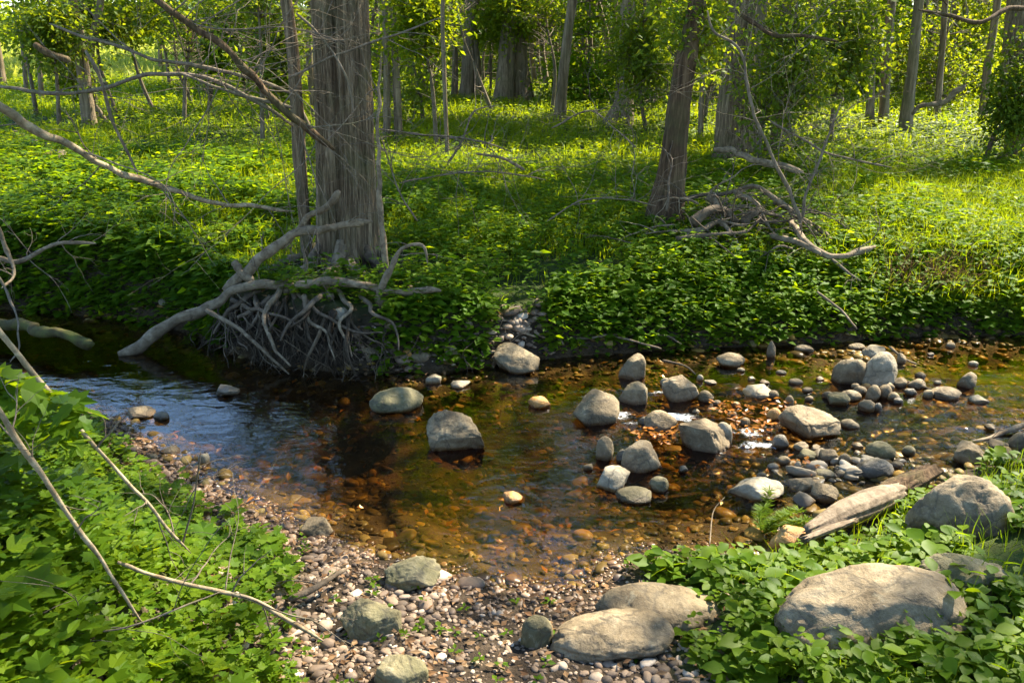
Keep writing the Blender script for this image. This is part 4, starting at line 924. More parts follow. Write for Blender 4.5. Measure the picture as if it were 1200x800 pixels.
BANK = [
 (1117, 634, 116, 74, 'egg', 'tan', 'great sunlit boulder on the near bank above the log end', 6, 'boulder'),
 (1013, 772, 232, 92, 'round', 'tan', 'largest boulder of all, long and smooth, among the leaves near the bottom right', 9, 'boulder'),
 (1133, 706, 112, 50, 'block', 'olive', 'pitted mossy boulder behind the largest one at the right', 0, 'boulder'),
 (719, 779, 146, 48, 'round', 'tan', 'long smooth boulder on the pebbles, pointed at its left end', 7, 'boulder'),
 (772, 746, 146, 36, 'egg', 'grey', 'flat grey boulder lying behind the long smooth one', -4, 'boulder'),
 (628, 762, 40, 34, 'egg', 'olive', 'half buried olive stone left of the long smooth boulder', 0, 'stone'),
 (486, 692, 64, 36, 'wedge', 'olive', 'angled greenish stone at the top of the pebble beach', 6, 'stone'),
 (438, 754, 74, 42, 'block', 'olive', 'blocky olive stone on the pebbles near the bottom left vines', 0, 'stone'),
 (472, 812, 66, 34, 'round', 'olive', 'mossy stone cut off by the bottom edge of the picture', 0, 'stone'),
 (371, 629, 42, 22, 'slab', 'grey', 'grey slab lying on the left part of the pebble beach', 12, 'stone'),
 (1184, 608, 30, 22, 'slab', 'tan', 'tan stone right of the great sunlit boulder', 0, 'stone'),
 (1178, 584, 14, 14, 'round', 'orange', 'small brown stone behind the tan stone right of the great boulder', 0, 'stone'),
 (925, 652, 52, 36, 'block', 'orange', 'rust brown rock under the lower end of the barkless log', 5, 'stone'),
 (238, 545, 15, 14, 'slab', 'pale', 'small pale stone at the left water edge above the beach', 0, 'stone'),
 (200, 535, 22, 10, 'slab', 'grey', 'flat stone on the dark soil beside the left water edge', 0, 'stone'),
 (180, 540, 11, 7, 'egg', 'tan', 'small tan stone on the dark soil by the left vine leaves', 0, 'stone'),
 (400, 378, 20, 15, 'egg', 'pale', 'round pale stone on the bank under the lying driftwood', 0, 'stone'),
 (433, 427, 24, 13, 'egg', 'grey', 'oval grey stone at the water line below the tree roots', 0, 'stone'),
 (494, 426, 27, 14, 'egg', 'grey', 'grey stone at the water line right of the tree roots', 0, 'stone'),
 (440, 412, 58, 17, 'slab', 'tan', 'flat ledge stone set in the bank right of the tree roots', 0, 'stone'),
 (463, 425, 20, 12, 'round', 'grey', 'small round stone between the two grey stones at the water line', 0, 'stone'),
 (531, 424, 20, 22, 'block', 'grey', 'upright blocky stone in the bank right of the roots', 0, 'stone'),
 (549, 391, 11, 11, 'round', 'tan', 'small tan stone high in the bank left of the debris', 0, 'stone'),
 (478, 424, 14, 11, 'round', 'orange', 'rusty stone in the bank by the water line', 0, 'stone'),
 (193, 369, 11, 10, 'round', 'pale', 'small pale stone at the water line below the left bank leaves', 0, 'stone'),
 (455, 390, 14, 9, 'egg', 'tan', 'tan pebble stone on the bank above the ledge stone', 0, 'stone'),
]
for px, py, a, b, kd, tn, lab, tl, cat in BANK:
    stone('boulder' if cat == 'boulder' else 'bank_stone', px, py, a, b, kd, tn, lab, cat, 'stones and boulders on the banks', tilt=tl, deep=.62 if a > 100 else .8, yaw=0 if a > 100 else None)

# pebbles of the beach and the stream bed: gravel nobody could count
def pebbles(name, m, x, y, size, sub, label, rng, lift=.25):
    n = len(x); var = [rock_verts(rng, ['egg', 'round', 'slab', 'block'][k % 4], sub, k) for k in range(12)]
    z = H(x, y); mb = MB(); pick = rng.integers(0, 12, n)
    for k in range(12):
        s = np.nonzero(pick == k)[0]; q = len(s)
        if not q: continue
        S = size[s][:, None]*np.stack([rng.uniform(.75, 1.35, q), rng.uniform(.65, 1.0, q), rng.uniform(.32, .62, q)], 1)
        v = var[k][None]*S[:, None, :]; a = rng.uniform(0, 6.28, q); ti = rng.normal(0, .25, q)
        v = np.stack([v[..., 0], v[..., 1]*np.cos(ti)[:, None] - v[..., 2]*np.sin(ti)[:, None], v[..., 1]*np.sin(ti)[:, None] + v[..., 2]*np.cos(ti)[:, None]], -1)
        ca, sa = np.cos(a)[:, None], np.sin(a)[:, None]
        v = np.stack([v[..., 0]*ca - v[..., 1]*sa + x[s][:, None], v[..., 0]*sa + v[..., 1]*ca + y[s][:, None], v[..., 2] + (z[s] + lift*S[:, 2])[:, None]], -1)
        f = ICO[sub][1][None] + (np.arange(q)*len(var[k]))[:, None, None]; mb.add(v.reshape(-1, 3), f.reshape(-1, 3))
    return tag(mb.build(name, M[m]), label, 'pebbles', kind='stuff')
rng = np.random.default_rng(8)
n = 36000; x = rng.uniform(-2.3, 1.3, n); y = rng.uniform(1.7, 4.9, n); df, dn = banks(x, y)
ok = (dn > -.10) & (veg_of(x, y, df, dn)*.9 < rng.random(n)) & (x > -2.2 + 0*x); x, y = x[ok], y[ok]
g = fbm(np.stack([x*2.3, y*2.3, 0*x], 1), 3, 88); ok = rng.random(len(x)) < np.clip(1.0 + .9*g, .72, 1); x, y, g = x[ok], y[ok], g[ok]
pebbles('beach_gravel', 'gravel', x, y, .0078*np.exp(rng.normal(0, .5, len(x)))*np.clip(1.1 + .7*g, .92, 1.6), 2, 'mixed pebbles of the near beach', rng)
n = 21000; x = rng.uniform(-5.2, 5.2, n); y = rng.uniform(2.7, 6.6, n); df, dn = banks(x, y); inw = np.minimum(-df, -dn)
ok = (inw > -.04) & (abs(x) < y*.72 + .2); x, y = x[ok], y[ok]
sz = .0145*np.exp(rng.normal(0, .50, len(x)))*(1 + .5*sm(.5, 1.5, x)); pebbles('stream_bed_gravel', 'bedstone', x, y, np.minimum(sz, .055), 2, 'amber stones covering the stream bed under the water', rng, .2)
n = 520; cs = [onz(a, b) for a, b in [(880, 500), (940, 540), (1000, 470), (1040, 470), (990, 545), (770, 480), (900, 475), (1070, 540), (920, 520), (960, 560)]]; k = rng.integers(0, len(cs), n)
x = np.array([cs[j][0] for j in k]) + rng.normal(0, .17, n); y = np.array([cs[j][1] for j in k]) + rng.normal(0, .12, n); df, dn = banks(x, y); ok = np.minimum(-df, -dn) > .03; x, y = x[ok], y[ok]
sz = .022*np.exp(rng.normal(0, .38, len(x))); pebbles('riffle_rubble', 'rubble', x, y, sz, 3, 'small wet rubble packed between the stones of the riffle', rng, 1.2)
# stony debris on the far bank below the gap in the leaves, and gravel in the cut bank right of the roots
n = 110; x = rng.normal(.07, .11, n); y = np.array([G(610, 392)[1]]) + rng.normal(0, .09, n); pebbles('bank_gravel', 'gravel', x, y, .022*np.exp(rng.normal(0, .45, n)), 2, 'stones and gravel exposed in the far bank', rng, .4)
n = 330; x = rng.uniform(-1.0, -.1, n); df, dn = banks(x, 5.6 + 0*x); y = np.interp(x, far_xy[::-1, 0], far_xy[::-1, 1]) + rng.uniform(-.10, .14, n); pebbles('cut_bank_gravel', 'gravel', x, y, .015*np.exp(rng.normal(0, .45, n)), 2, 'gravel and stones in the cut bank among the roots', rng, .4)

# fallen leaves
def litter(name, m, x, y, L, label, rng, lift=.012, water=False):
    z = np.maximum(H(x, y), .004 if water else -9) + lift*rng.random(len(x)); n = len(x); a = rng.uniform(0, 6.28, n)
    hd = np.stack([np.cos(a), np.sin(a), rng.normal(0, .25, n)], 1); nm = np.stack([rng.normal(0, .4, n), rng.normal(0, .4, n), np.ones(n)], 1)
    mb = MB(); leaves(mb, np.stack([x, y, z], 1), hd, nm, L*rng.uniform(.6, 1.3, n), L*.55*rng.uniform(.7, 1.2, n), LEAF5)
    return tag(mb.build(name, M[m], smooth=False), label, 'leaf litter', kind='stuff')
n = 8500; x = rng.uniform(-2.3, 1.2, n); y = rng.uniform(1.7, 4.8, n); df, dn = banks(x, y); ok = (dn > .02) & (rng.random(n) < np.clip(.75 + 1.5*fbm(np.stack([x*3, y*3, 0*x], 1), 2, 93), .25, 1)); litter('leaf_litter', 'dead', x[ok], y[ok], .034, 'brown dead leaves among the beach pebbles', rng, .022)
cx = []
for px, py, n, s in [(783, 516, 60, .05), (868, 492, 30, .05), (880, 508, 34, .06), (850, 482, 24, .06), (905, 480, 24, .07), (755, 515, 14, .05), (940, 548, 16, .05)]:
    c = onz(px, py); cx.append(np.stack([rng.normal(c[0], s, n), rng.normal(c[1], s*.8, n)], 1))
cx = np.vstack(cx); litter('wet_leaves', 'wetleaf', cx[:, 0], cx[:, 1], .045, 'wet orange leaves caught against the stones of the riffle', rng, .05, True)
n = 420; x = rng.uniform(-2.5, 1.5, n); y = rng.uniform(2.8, 5.6, n); df, dn = banks(x, y); ok = np.minimum(-df, -dn) > .05; litter('sunken_leaves', 'wetleaf', x[ok], y[ok], .05, 'orange leaves lying on the bottom of the pool', rng, .03)
n = 5200; x = rng.uniform(-5, 6, n); y = rng.uniform(5, 7.2, n); df, dn = banks(x, y); ok = (df > -.06) & (df < .25); litter('bank_litter', 'dead', x[ok], y[ok], .045, 'dead leaves and soil crumbs on the face of the far bank', rng, .04)

# ------------------------------------------------------------------ dead wood, roots, branches
def pxpath(pts, per=6): return catmull(np.array([aty(*p) for p in pts]), per)
def branch(name, pts, w0, w1, m, label, cat='branch', group=None, twigs=0, seed=0, tl=.6, tr=.006, lev=1, sides=12, rough=.25, per=8, lo=.15, droop=.1, updown=.5, wob=.75):
    S = pxpath(pts, per); r0, r1 = px_r(w0, S[0]), px_r(w1, S[-1]); mb = MB()
    if wob:
        arc = np.concatenate([[0], np.cumsum(np.linalg.norm(np.diff(S, axis=0), axis=1))]); n2 = max(len(S), int(arc[-1]/.025)); u = np.linspace(0, arc[-1], n2)
        S = np.stack([np.interp(u, arc, S[:, k]) for k in range(3)], 1); rm = (r0 + r1)/2
        for k in range(3): S[:, k] += wob*(rm + .004)*(1.5*vnoise(np.stack([u*3.1, 0*u + seed*3.7, 0*u + k*9.1], 1), seed) + .6*vnoise(np.stack([u*10, 0*u + seed, 0*u + k*5.3], 1), seed + 1))
    u = np.linspace(0, 1, len(S)); sweep(mb, S, (r0 + (r1 - r0)*u)*(1 - .6*sm(.93, 1.0, u) - .4*sm(.05, 0, u))*(1 + .16*vnoise(np.stack([u*14, 0*u + seed, 0*u], 1), 7)), sides, rough, seed, 34, 5)
    o = tag(mb.build(name, M[m], origin=S[0]), label, cat, group); rng = np.random.default_rng(900 + seed)
    for k in range(twigs):
        i = int(rng.uniform(lo, .98)*(len(S) - 2)); t = unit(S[i+1] - S[i]); d = t*.5 + rng.normal(0, 1, 3)*[1, .5, 1]; d[2] += updown*.3
        tb = MB(); twig(tb, rng, S[i], d, tl*rng.uniform(.5, 1.4), tr*rng.uniform(.6, 1.2), lev, 5, droop); tb.build('twig', M['twig'], o, origin=S[i])
    return o, S

yb = MY
def on_ground(pts, up):
    out = []
    for px, py in pts:
        g = G(px, py); q = topx(g[0], g[1], g[2] + up); out.append((q[0], q[1], g[1]))
    return out
branch('driftwood_branch', [(146, 408, 5.52), (172, 398, 5.56), (215, 372, 5.60), (250, 347, 5.63), (285, 338, 5.66), (330, 335, 5.70), (368, 338, 5.76)], 13, 11, 'drift', 'thick grey branch sloping down into the water at the left of the tree roots', 'driftwood', twigs=3, seed=1, tl=.25, tr=.006)
branch('driftwood_branch', [(262, 338, 5.72), (290, 312, 5.72), (331, 281, 5.72), (356, 271, 5.70), (392, 269, 5.68), (434, 262, 5.66)], 14, 8, 'drift', 'grey bent branch rising across the front of the thick old tree', 'driftwood', twigs=2, seed=2, tl=.3, tr=.006)
branch('driftwood_branch', on_ground([(347, 352), (380, 352), (435, 356), (475, 362), (512, 370)], .13), 10, 8, 'drift', 'long pale branch lying along the top of the bank to the right of the roots', 'driftwood', twigs=3, seed=3, tl=.2, tr=.005)
branch('driftwood_stick', [(243, 361, 5.5), (270, 378, 5.42), (295, 398, 5.3), (338, 440, 5.12)], 6, 3, 'drift', 'straight grey stick slanting down into the water in front of the roots', 'driftwood', twigs=4, seed=4, tl=.22, tr=.004)
branch('broken_branch', [(273, 307, 5.68), (286, 320, 5.66), (300, 329, 5.66)], 9, 10, 'drift', 'short broken stub of a branch on top of the sloping driftwood', 'driftwood', seed=5)
branch('dead_branch', [(400, 222, 5.74), (380, 245, 5.74), (358, 262, 5.74), (330, 292, 5.74)], 8, 6, 'drift', 'thin grey branch joining the thick old tree above the bent branch', 'branch', twigs=2, seed=6, tl=.25)
branch('curled_root', [(446, 345, 5.48), (456, 316, 5.46), (468, 294, 5.46), (491, 287, 5.46), (501, 304, 5.48)], 9, 2.5, 'drift', 'curled grey root rising like a hook from a knobbly base right of the tree', 'root', seed=7, twigs=2, tl=.2, tr=.004)
stone('wood_knob', 452, 362, 26, 18, 'wedge', 'tan', 'knobbly grey burl resting on the pale branch right of the tree', 'burl', None, sunk=.3)
branch('dead_branch', [(454, 318, 5.80), (448, 265, 5.82), (446, 222, 5.84), (444, 150, 5.9), (447, 60, 5.95)], 8, 2, 'drift', 'upright grey stem standing against the right side of the thick old tree', 'branch', seed=8, twigs=6, tl=.35, tr=.004)
# roots of the old tree: two pale buttress roots and the fringe hanging from the undercut bank
def root(pts, w0, w1, seed, m='root', rough=.2):
    S = pxpath(pts, 6); mb = MB(); sweep(mb, S, np.linspace(px_r(w0, S[0]), px_r(w1, S[-1]), len(S)), 8, rough, seed, 40, 4); mb.build('root', M[m], main_t, origin=S[0])
root([(402, 285, yb - .17), (395, 308, yb - .28), (384, 330, yb - .36)], 17, 12, 1, 'drift')
root([(378, 285, yb - .1), (366, 300, yb - .2), (354, 322, yb - .32)], 11, 7, 2)
root([(425, 285, yb - .1), (438, 305, yb - .2), (444, 330, yb - .3)], 12, 7, 3)
root([(434, 290, yb), (452, 300, yb - .08), (478, 310, yb - .1)], 10, 5, 4)
root([(322, 347, 5.62), (326, 365, 5.52), (351, 396, 5.36), (388, 420, 5.24)], 9, 3, 5)
root([(343, 338, 5.66), (348, 360, 5.58), (343, 384, 5.48)], 8, 5, 6)
root([(318, 348, 5.62), (300, 362, 5.56), (278, 372, 5.5)], 9, 4, 7)
rng = np.random.default_rng(66)
for k, (pts, w0, w1) in enumerate([([(384, 300), (372, 315), (352, 328), (338, 345)], 15, 8), ([(396, 304), (392, 320), (384, 336), (388, 352)], 17, 9), ([(412, 305), (418, 320), (430, 335), (428, 350)], 15, 7), ([(428, 302), (442, 314), (462, 328), (490, 344)], 14, 5), ([(376, 296), (352, 306), (325, 316), (300, 330)], 12, 6)]):
    Q = [G(px, py) + [0, -.03, .05 - .01*j] for j, (px, py) in enumerate(pts)]; S = catmull(Q, 8); S += .02*np.stack([vnoise(S*7 + k + q*7.7, 3) for q in range(3)], 1); mb = MB(); sweep(mb, S, np.linspace(px_r(w0, S[0]), px_r(w1, S[-1]), len(S)), 12, .35, k, 40, 4); mb.build('root', M['root' if k % 2 else 'drift'], main_t, origin=S[0])
for k, (pts, w0, w1) in enumerate([([(352, 322), (330, 345), (318, 372), (330, 405), (352, 425)], 12, 4), ([(318, 340), (296, 352), (276, 368), (262, 392)], 11, 5), ([(390, 338), (372, 360), (350, 378), (338, 400)], 10, 4), ([(395, 345), (412, 362), (405, 388), (420, 415)], 9, 3), ([(300, 345), (305, 370), (290, 395), (300, 415)], 8, 3),
      ([(425, 350), (440, 370), (462, 382), (470, 405)], 8, 3), ([(360, 352), (365, 380), (388, 395), (398, 420)], 9, 3), ([(275, 358), (300, 366), (330, 372), (362, 388)], 8, 4), ([(345, 345), (380, 372), (420, 388), (450, 395)], 7, 3)]):
    Q = []
    for j, (px, py) in enumerate(pts):
        g = G(px, py); Q.append(g + [0, -.05 - .035*j, .035])
    w0, w1 = w0*.72, w1*.55; S = catmull(Q, 8); S += .022*np.stack([vnoise(S*8 + k + q*7.7, 3) for q in range(3)], 1); mb = MB(); sweep(mb, S, np.linspace(px_r(w0, S[0]), px_r(w1, S[-1]), len(S)), 10, .3, k, 40, 4); mb.build('root', M['drift' if k % 3 == 0 else 'root'], main_t, origin=S[0])
def froot(px, top, bot, side, w0, w1, k, out):
    a = G(px, top) + [0, -.03, .03]; c = G(px + side, bot) + [0, -.04 - out*.6, -.01]
    b = (G(px + side*.3, top*.6 + bot*.4) + [rng.normal(0, .02), -.06 - out, .02]); b2 = G(px + side*.8, top*.25 + bot*.75) + [rng.normal(0, .03), -.06 - out, .0]
    S = catmull([a, b, b2, c], 6); S += .012*np.stack([vnoise(S*9 + k + j*7.7, 3) for j in range(3)], 1); mb = MB(); sweep(mb, S, np.linspace(px_r(w0, S[0]), px_r(w1*.6, S[-1]), len(S)), 7, .3, k, 40, 4)
    for j in range(3): q = S[rng.integers(5, len(S) - 1)]; twig(mb, rng, q, [rng.normal(0, .7), -.2, -.8], rng.uniform(.06, .16), .0028, 1, 4, .5); mb.build('root', M['root' if k % 5 else 'drift'], main_t, origin=S[0])
for k in range(70):
    px = rng.uniform(252, 425) if k < 66 else rng.uniform(425, 565); top = np.interp(px, [250, 330, 400, 470, 560], [354, 352, 372, 398, 402]) + rng.uniform(-6, 14)
    bot = min(top + rng.uniform(24, 75), np.interp(px, [240, 330, 400, 560], [408, 430, 432, 428]) + rng.uniform(-4, 6))
    froot(px, top, bot, rng.normal(6, 42) if k % 2 == 0 else rng.normal(2, 16), 1.2 + 5*rng.random()**2.6, rng.uniform(.6, 1.3), 20 + k, rng.uniform(-.02, .12))
# an exposed dark earth face behind the roots comes from the ground itself; sticks lying along the far water line
for k, (pts, w0, w1, lab) in enumerate([
   ([(575, 380, 5.6), (600, 384, 5.5), (632, 392, 5.48)], 6, 3, 'pale stick on top of the stony debris on the far bank'),
   ([(590, 368, 5.66), (612, 378, 5.58), (640, 396, 5.46)], 7, 3, 'weathered stick slanting down across the stony debris'),
   ([(566, 395, 5.55), (590, 403, 5.42), (612, 410, 5.36)], 5, 2, 'dark stick at the lower left of the stony debris'),
   ([(640, 368, 5.7), (648, 385, 5.56), (657, 400, 5.46)], 5, 3, 'upright stick at the right end of the stony debris'),
   ([(528, 350, 5.7), (540, 392, 5.42), (566, 410, 5.34), (590, 412, 5.32)], 3, 2, 'bent dark stick running down the bank left of the angular boulder'),
   ([(520, 372, 5.6), (534, 384, 5.5), (560, 420, 5.28)], 4, 2, 'thin root hanging out over the water left of the debris'),
   ([(640, 402, 5.52), (690, 394, 5.56), (720, 392, 5.6), (780, 394, 5.62), (800, 404, 5.5)], 4, 2, 'long grey stick lying along the far water line'),
   ([(720, 394, 5.6), (745, 400, 5.52), (776, 408, 5.44)], 3, 2, 'second thin stick dipping into the water beside the long grey one'),
   ([(776, 422, 5.3), (800, 428, 5.24), (816, 440, 5.12)], 3, 1.5, 'arched thin twig in the water behind the tan pointed stone'),
   ([(960, 340, 5.8), (985, 362, 5.7), (1003, 385, 5.55)], 3, 2, 'thin dry twig hanging down the leafy bank below the curved dead branch'),
   ([(1040, 405, 5.5), (1055, 418, 5.4), (1075, 428, 5.3)], 3, 2, 'dark twig in the water behind the small square stone'),
   ([(1060, 446, 5.02), (1090, 456, 4.9), (1100, 462, 4.84)], 4, 2, 'wet stick lying across the cobbles right of the pale upright boulder'),
   ([(1135, 517, 4.2), (1165, 512, 4.25), (1205, 497, 4.35)], 4, 8, 'grey stick reaching in over the water from the right edge'),
   ([(1130, 622, 3.12), (1160, 632, 3.06), (1205, 652, 2.95)], 9, 10, 'dead grey branch on the bank below the great sunlit boulder'),
   ([(335, 708, 2.66), (365, 692, 2.74), (402, 668, 2.88)], 9, 6, 'pale stick lying on the pebbles beside the vine leaves'),
   ([(830, 640, 3.1), (836, 600, 3.3), (850, 582, 3.36)], 2, 1, 'thin dry stalk among the leaves at the shore')]):
    branch('dry_stick', pts, w0, w1, 'drift' if k % 3 != 2 else 'root', lab, 'stick', 'sticks along the stream', twigs=2 if w0 > 3 else 0, seed=30 + k, tl=.14, tr=.003, sides=8)
# the log with the tan barkless flank
t = thing('broken_log', aty(1000, 605, 3.30), 'barkless tan log with a dark upper end lying against the great boulder', 'log')
def rough_log(name, pts, ws, m, sides, flat, seed, groove):
    """a broken piece of trunk: flattened, grooved along its length, with ragged ends"""
    S = pxpath(pts, 14); n = len(S); u = np.linspace(0, 1, n); R = np.array([px_r(1, q) for q in S])*np.interp(u, np.linspace(0, 1, len(ws)), ws)
    mb = MB(); sweep(mb, S, R, sides, .0, 0, flat=flat); v = mb.v[0]; ring = np.minimum(np.arange(len(v))//sides, n - 1); ring[-2] = 0; ring[-1] = n - 1
    th = np.arange(len(v)) % sides*2*np.pi/sides; c = S[ring]; d = v - c
    q = np.stack([np.cos(th)*2.2, np.sin(th)*2.2, u[ring]*1.6], 1); k = 1 + groove*fbm(q + seed, 3, seed) - .5*groove*(1 - sm(0, .5, np.abs(fbm(q*[2.5, 2.5, .8] + seed, 2, seed + 4))*2))
    ax = unit(S[-1] - S[0]); end = np.where(ring < n/2, -1, 1)*(np.abs(u[ring] - .5) > .40)
    mb.v[0] = c + d*k[:, None] + ax*(end*(.035*vnoise(q*[2, 2, 0] + 5 + seed, 9) + .008))[:, None]
    return mb.build(name, M[m], t, origin=S[0])
rough_log('barkless_wood', [(950, 620, 3.12), (985, 604, 3.24), (1025, 588, 3.38), (1050, 577, 3.47)], [13, 24, 33, 36, 31, 22], 'tanlog', 40, 1.0, 3, .15)
rough_log('bark_end', [(1030, 584, 3.43), (1062, 566, 3.56), (1092, 551, 3.68)], [24, 32, 28, 20], 'bark_brown', 36, .8, 6, .40)
rough_log('side_limb', [(1000, 610, 3.17), (972, 620, 3.10), (944, 631, 3.03)], [6, 11, 9, 10], 'tanlog', 24, .8, 9, .35)

# left: the long leaning branch, limb, logs and tangle
branch('leaning_branch', [(-40, 88, 4.6), (0, 118, 4.75), (70, 166, 5.0), (150, 206, 5.3), (250, 233, 5.65), (345, 248, 5.95)], 12, 4, 'palebranch', 'long bare branch sloping down from the left edge to the slender grey tree', 'branch', twigs=9, seed=50, tl=.6, tr=.005, updown=1.2)
branch('dead_limb', [(160, -22, 5.2), (182, 0, 5.25), (250, 46, 5.4), (290, 82, 5.5), (332, 125, 5.62), (352, 145, 5.68), (392, 178, 5.8)], 7, 10, 'bark_brown', 'dark bare limb slanting from the top edge down to the thick old tree', 'branch', twigs=26, seed=51, tl=.9, tr=.005, lev=2)
branch('dead_limb', [(-20, 98, 5.5), (60, 108, 5.5), (115, 104, 5.5), (165, 90, 5.5), (235, 90, 5.55), (300, 120, 5.6), (345, 150, 5.7)], 4, 5, 'twig', 'thin bare branch arching level across the gap that shows the field', 'branch', twigs=8, seed=52, tl=.6, tr=.004)
branch('dead_limb', [(60, 30, 5.6), (100, 46, 5.6), (160, 62, 5.6), (240, 80, 5.65), (300, 96, 5.7), (345, 112, 5.8)], 3, 5, 'twig', 'thin bare branch drooping across the field gap below the top edge', 'branch', twigs=8, seed=53, tl=.6, tr=.004)
branch('dead_limb', [(100, 60, 5.3), (118, 95, 5.3), (130, 135, 5.35), (155, 190, 5.4), (162, 205, 5.4)], 4, 3, 'twig', 'hanging twig that crosses the long bare leaning branch', 'branch', twigs=4, seed=54, tl=.4, tr=.003)
branch('dead_limb', [(210, 85, 5.5), (250, 100, 5.52), (300, 115, 5.6), (345, 128, 5.65)], 3, 5, 'twig', 'short bare branch in the twig tangle left of the thick old tree', 'branch', twigs=16, seed=55, tl=.7, tr=.004, lev=2)
branch('dead_limb', [(340, 90, 5.62), (400, 62, 5.6), (470, 40, 5.6), (520, 20, 5.6)], 3, 2, 'twig', 'thin twig arching up to the right across the thick old trunk', 'branch', twigs=4, seed=56, tl=.4, tr=.003)
branch('dead_limb', [(345, 15, 5.6), (375, 45, 5.6), (405, 90, 5.58), (415, 130, 5.6)], 3, 2, 'twig', 'thin twig drooping down the front of the thick old trunk', 'branch', twigs=5, seed=57, tl=.4, tr=.003)
branch('dead_limb', [(490, 258, 6.2), (470, 230, 6.2), (455, 190, 6.2), (448, 160, 6.2)], 2, 1.5, 'twig', 'bare twig arching beside the right of the thick old tree', 'branch', twigs=12, seed=58, tl=.6, tr=.003)
branch('dead_limb', [(440, 150, 6.6), (500, 158, 6.8), (560, 166, 7.0), (600, 178, 7.1)], 2, 2, 'twig', 'low bare branch stretched across the sunlit meadow', 'branch', twigs=14, seed=59, tl=.7, tr=.004)
branch('dead_limb', [(525, 192, 7.4), (545, 160, 7.4), (556, 130, 7.5), (585, 122, 7.6)], 2.5, 1.5, 'twig', 'forked dead twig standing in the meadow below the twin trunks', 'branch', twigs=7, seed=60, tl=.5, tr=.004)
branch('dead_limb', [(560, 180, 6.9), (590, 186, 6.8), (612, 198, 6.7)], 3, 4, 'drift', 'broken grey stick end lying in the meadow below the twin trunks', 'branch', twigs=4, seed=61, tl=.4, tr=.003)
branch('dead_limb', [(470, 215, 6.4), (520, 205, 6.5), (570, 200, 6.6), (640, 210, 6.6)], 2, 1.5, 'twig', 'dry twig lying flat over the shaded leaves in the middle of the bank', 'branch', twigs=14, seed=62, tl=.6, tr=.003)
branch('dead_limb', [(640, 260, 6.3), (680, 235, 6.4), (730, 232, 6.4), (770, 240, 6.4)], 2, 1.5, 'twig', 'dry twig left of the foot of the brown leaning tree', 'branch', twigs=12, seed=63, tl=.5, tr=.003)
branch('dead_limb', [(645, 150, 7.6), (690, 130, 7.6), (720, 150, 7.4), (750, 175, 7.2)], 2, 1.5, 'twig', 'bare twigs in front of the dark flared tree', 'branch', twigs=9, seed=64, tl=.6, tr=.004)
branch('fallen_log', on_ground([(-60, 212), (-20, 205), (20, 199), (62, 190)], .05), 20, 13, 'bark_brown', 'dark fallen log lying at the left edge under the leaning branch', 'log', seed=65)
branch('fallen_log', on_ground([(34, 176), (55, 183), (80, 194)], .04), 9, 11, 'drift', 'shorter grey log crossing behind the end of the dark fallen log', 'log', seed=66, twigs=2, tl=.25)
branch('fallen_log', on_ground([(-40, 150), (5, 158), (48, 170)], .05), 7, 5, 'drift', 'pale broken branch on the ground behind the leaning branch', 'log', seed=67)
branch('tangled_branch', [(-20, 300, 5.7), (0, 303, 5.72), (22, 308, 5.74), (55, 291, 5.78), (80, 287, 5.8), (110, 288, 5.85)], 7, 3.5, 'drift', 'grey crooked branch in front of the dark leafy bank at the left edge', 'branch', twigs=7, seed=68, tl=.4, tr=.004)
branch('tangled_branch', [(-5, 262, 5.7), (4, 285, 5.7), (12, 300, 5.7), (16, 320, 5.6), (2, 338, 5.5)], 6, 3, 'drift', 'grey twig hooked over the crooked branch at the left edge', 'branch', twigs=5, seed=69, tl=.3, tr=.003)
branch('hanging_vine', [(0, 322, 5.3), (12, 350, 5.2), (22, 385, 5.0), (24, 410, 4.9), (14, 425, 4.8)], 3, 2, 'twig', 'thin vine hanging in a loop over the water at the left edge', 'vine', seed=70)
branch('sunken_log', [(-20, 377, 5.75), (0, 380, 5.72), (50, 390, 5.55), (112, 401, 5.36)], 14, 12, 'mosswood', 'mossy yellow-green log half sunk in the water at the left', 'log', seed=71, sides=16)
branch('foreground_branch', [(-30, 352, 2.3), (0, 390, 2.32), (28, 425, 2.34), (62, 463, 2.36), (110, 521, 2.40), (160, 577, 2.45), (222, 646, 2.5)], 8, 3, 'palebranch', 'long sunlit branch running down through the vine leaves, the upper of two', 'branch', seed=72, twigs=5, tl=.25, tr=.003, rough=.4)
branch('foreground_branch', [(-20, 440, 1.95), (0, 480, 1.97), (48, 562, 2.0), (100, 637, 2.05), (172, 731, 2.1)], 8, 4, 'palebranch', 'peeling sunlit branch running down through the vine leaves, the lower of two', 'branch', seed=73, twigs=5, tl=.25, tr=.003, rough=.5)
branch('foreground_branch', [(140, 662, 2.24), (200, 680, 2.28), (290, 702, 2.36), (340, 728, 2.36), (378, 750, 2.34)], 5, 5, 'palebranch', 'thin branch lying level through the vine leaves towards the pebbles', 'branch', seed=74, twigs=6, tl=.35, tr=.003, rough=.4)
branch('foreground_branch', [(-20, 765, 1.85), (60, 745, 1.95), (150, 735, 2.0), (260, 690, 2.2)], 3, 2, 'twig', 'dark thin stem arching through the vine leaves near the bottom left', 'branch', seed=75, twigs=6, tl=.35, tr=.002)
branch('foreground_branch', [(215, 640, 2.5), (225, 600, 2.5), (228, 560, 2.5), (232, 530, 2.5)], 2.5, 1.5, 'twig', 'thin upright twig at the lower end of the upper sunlit branch', 'branch', seed=76, twigs=4, tl=.2, tr=.002)
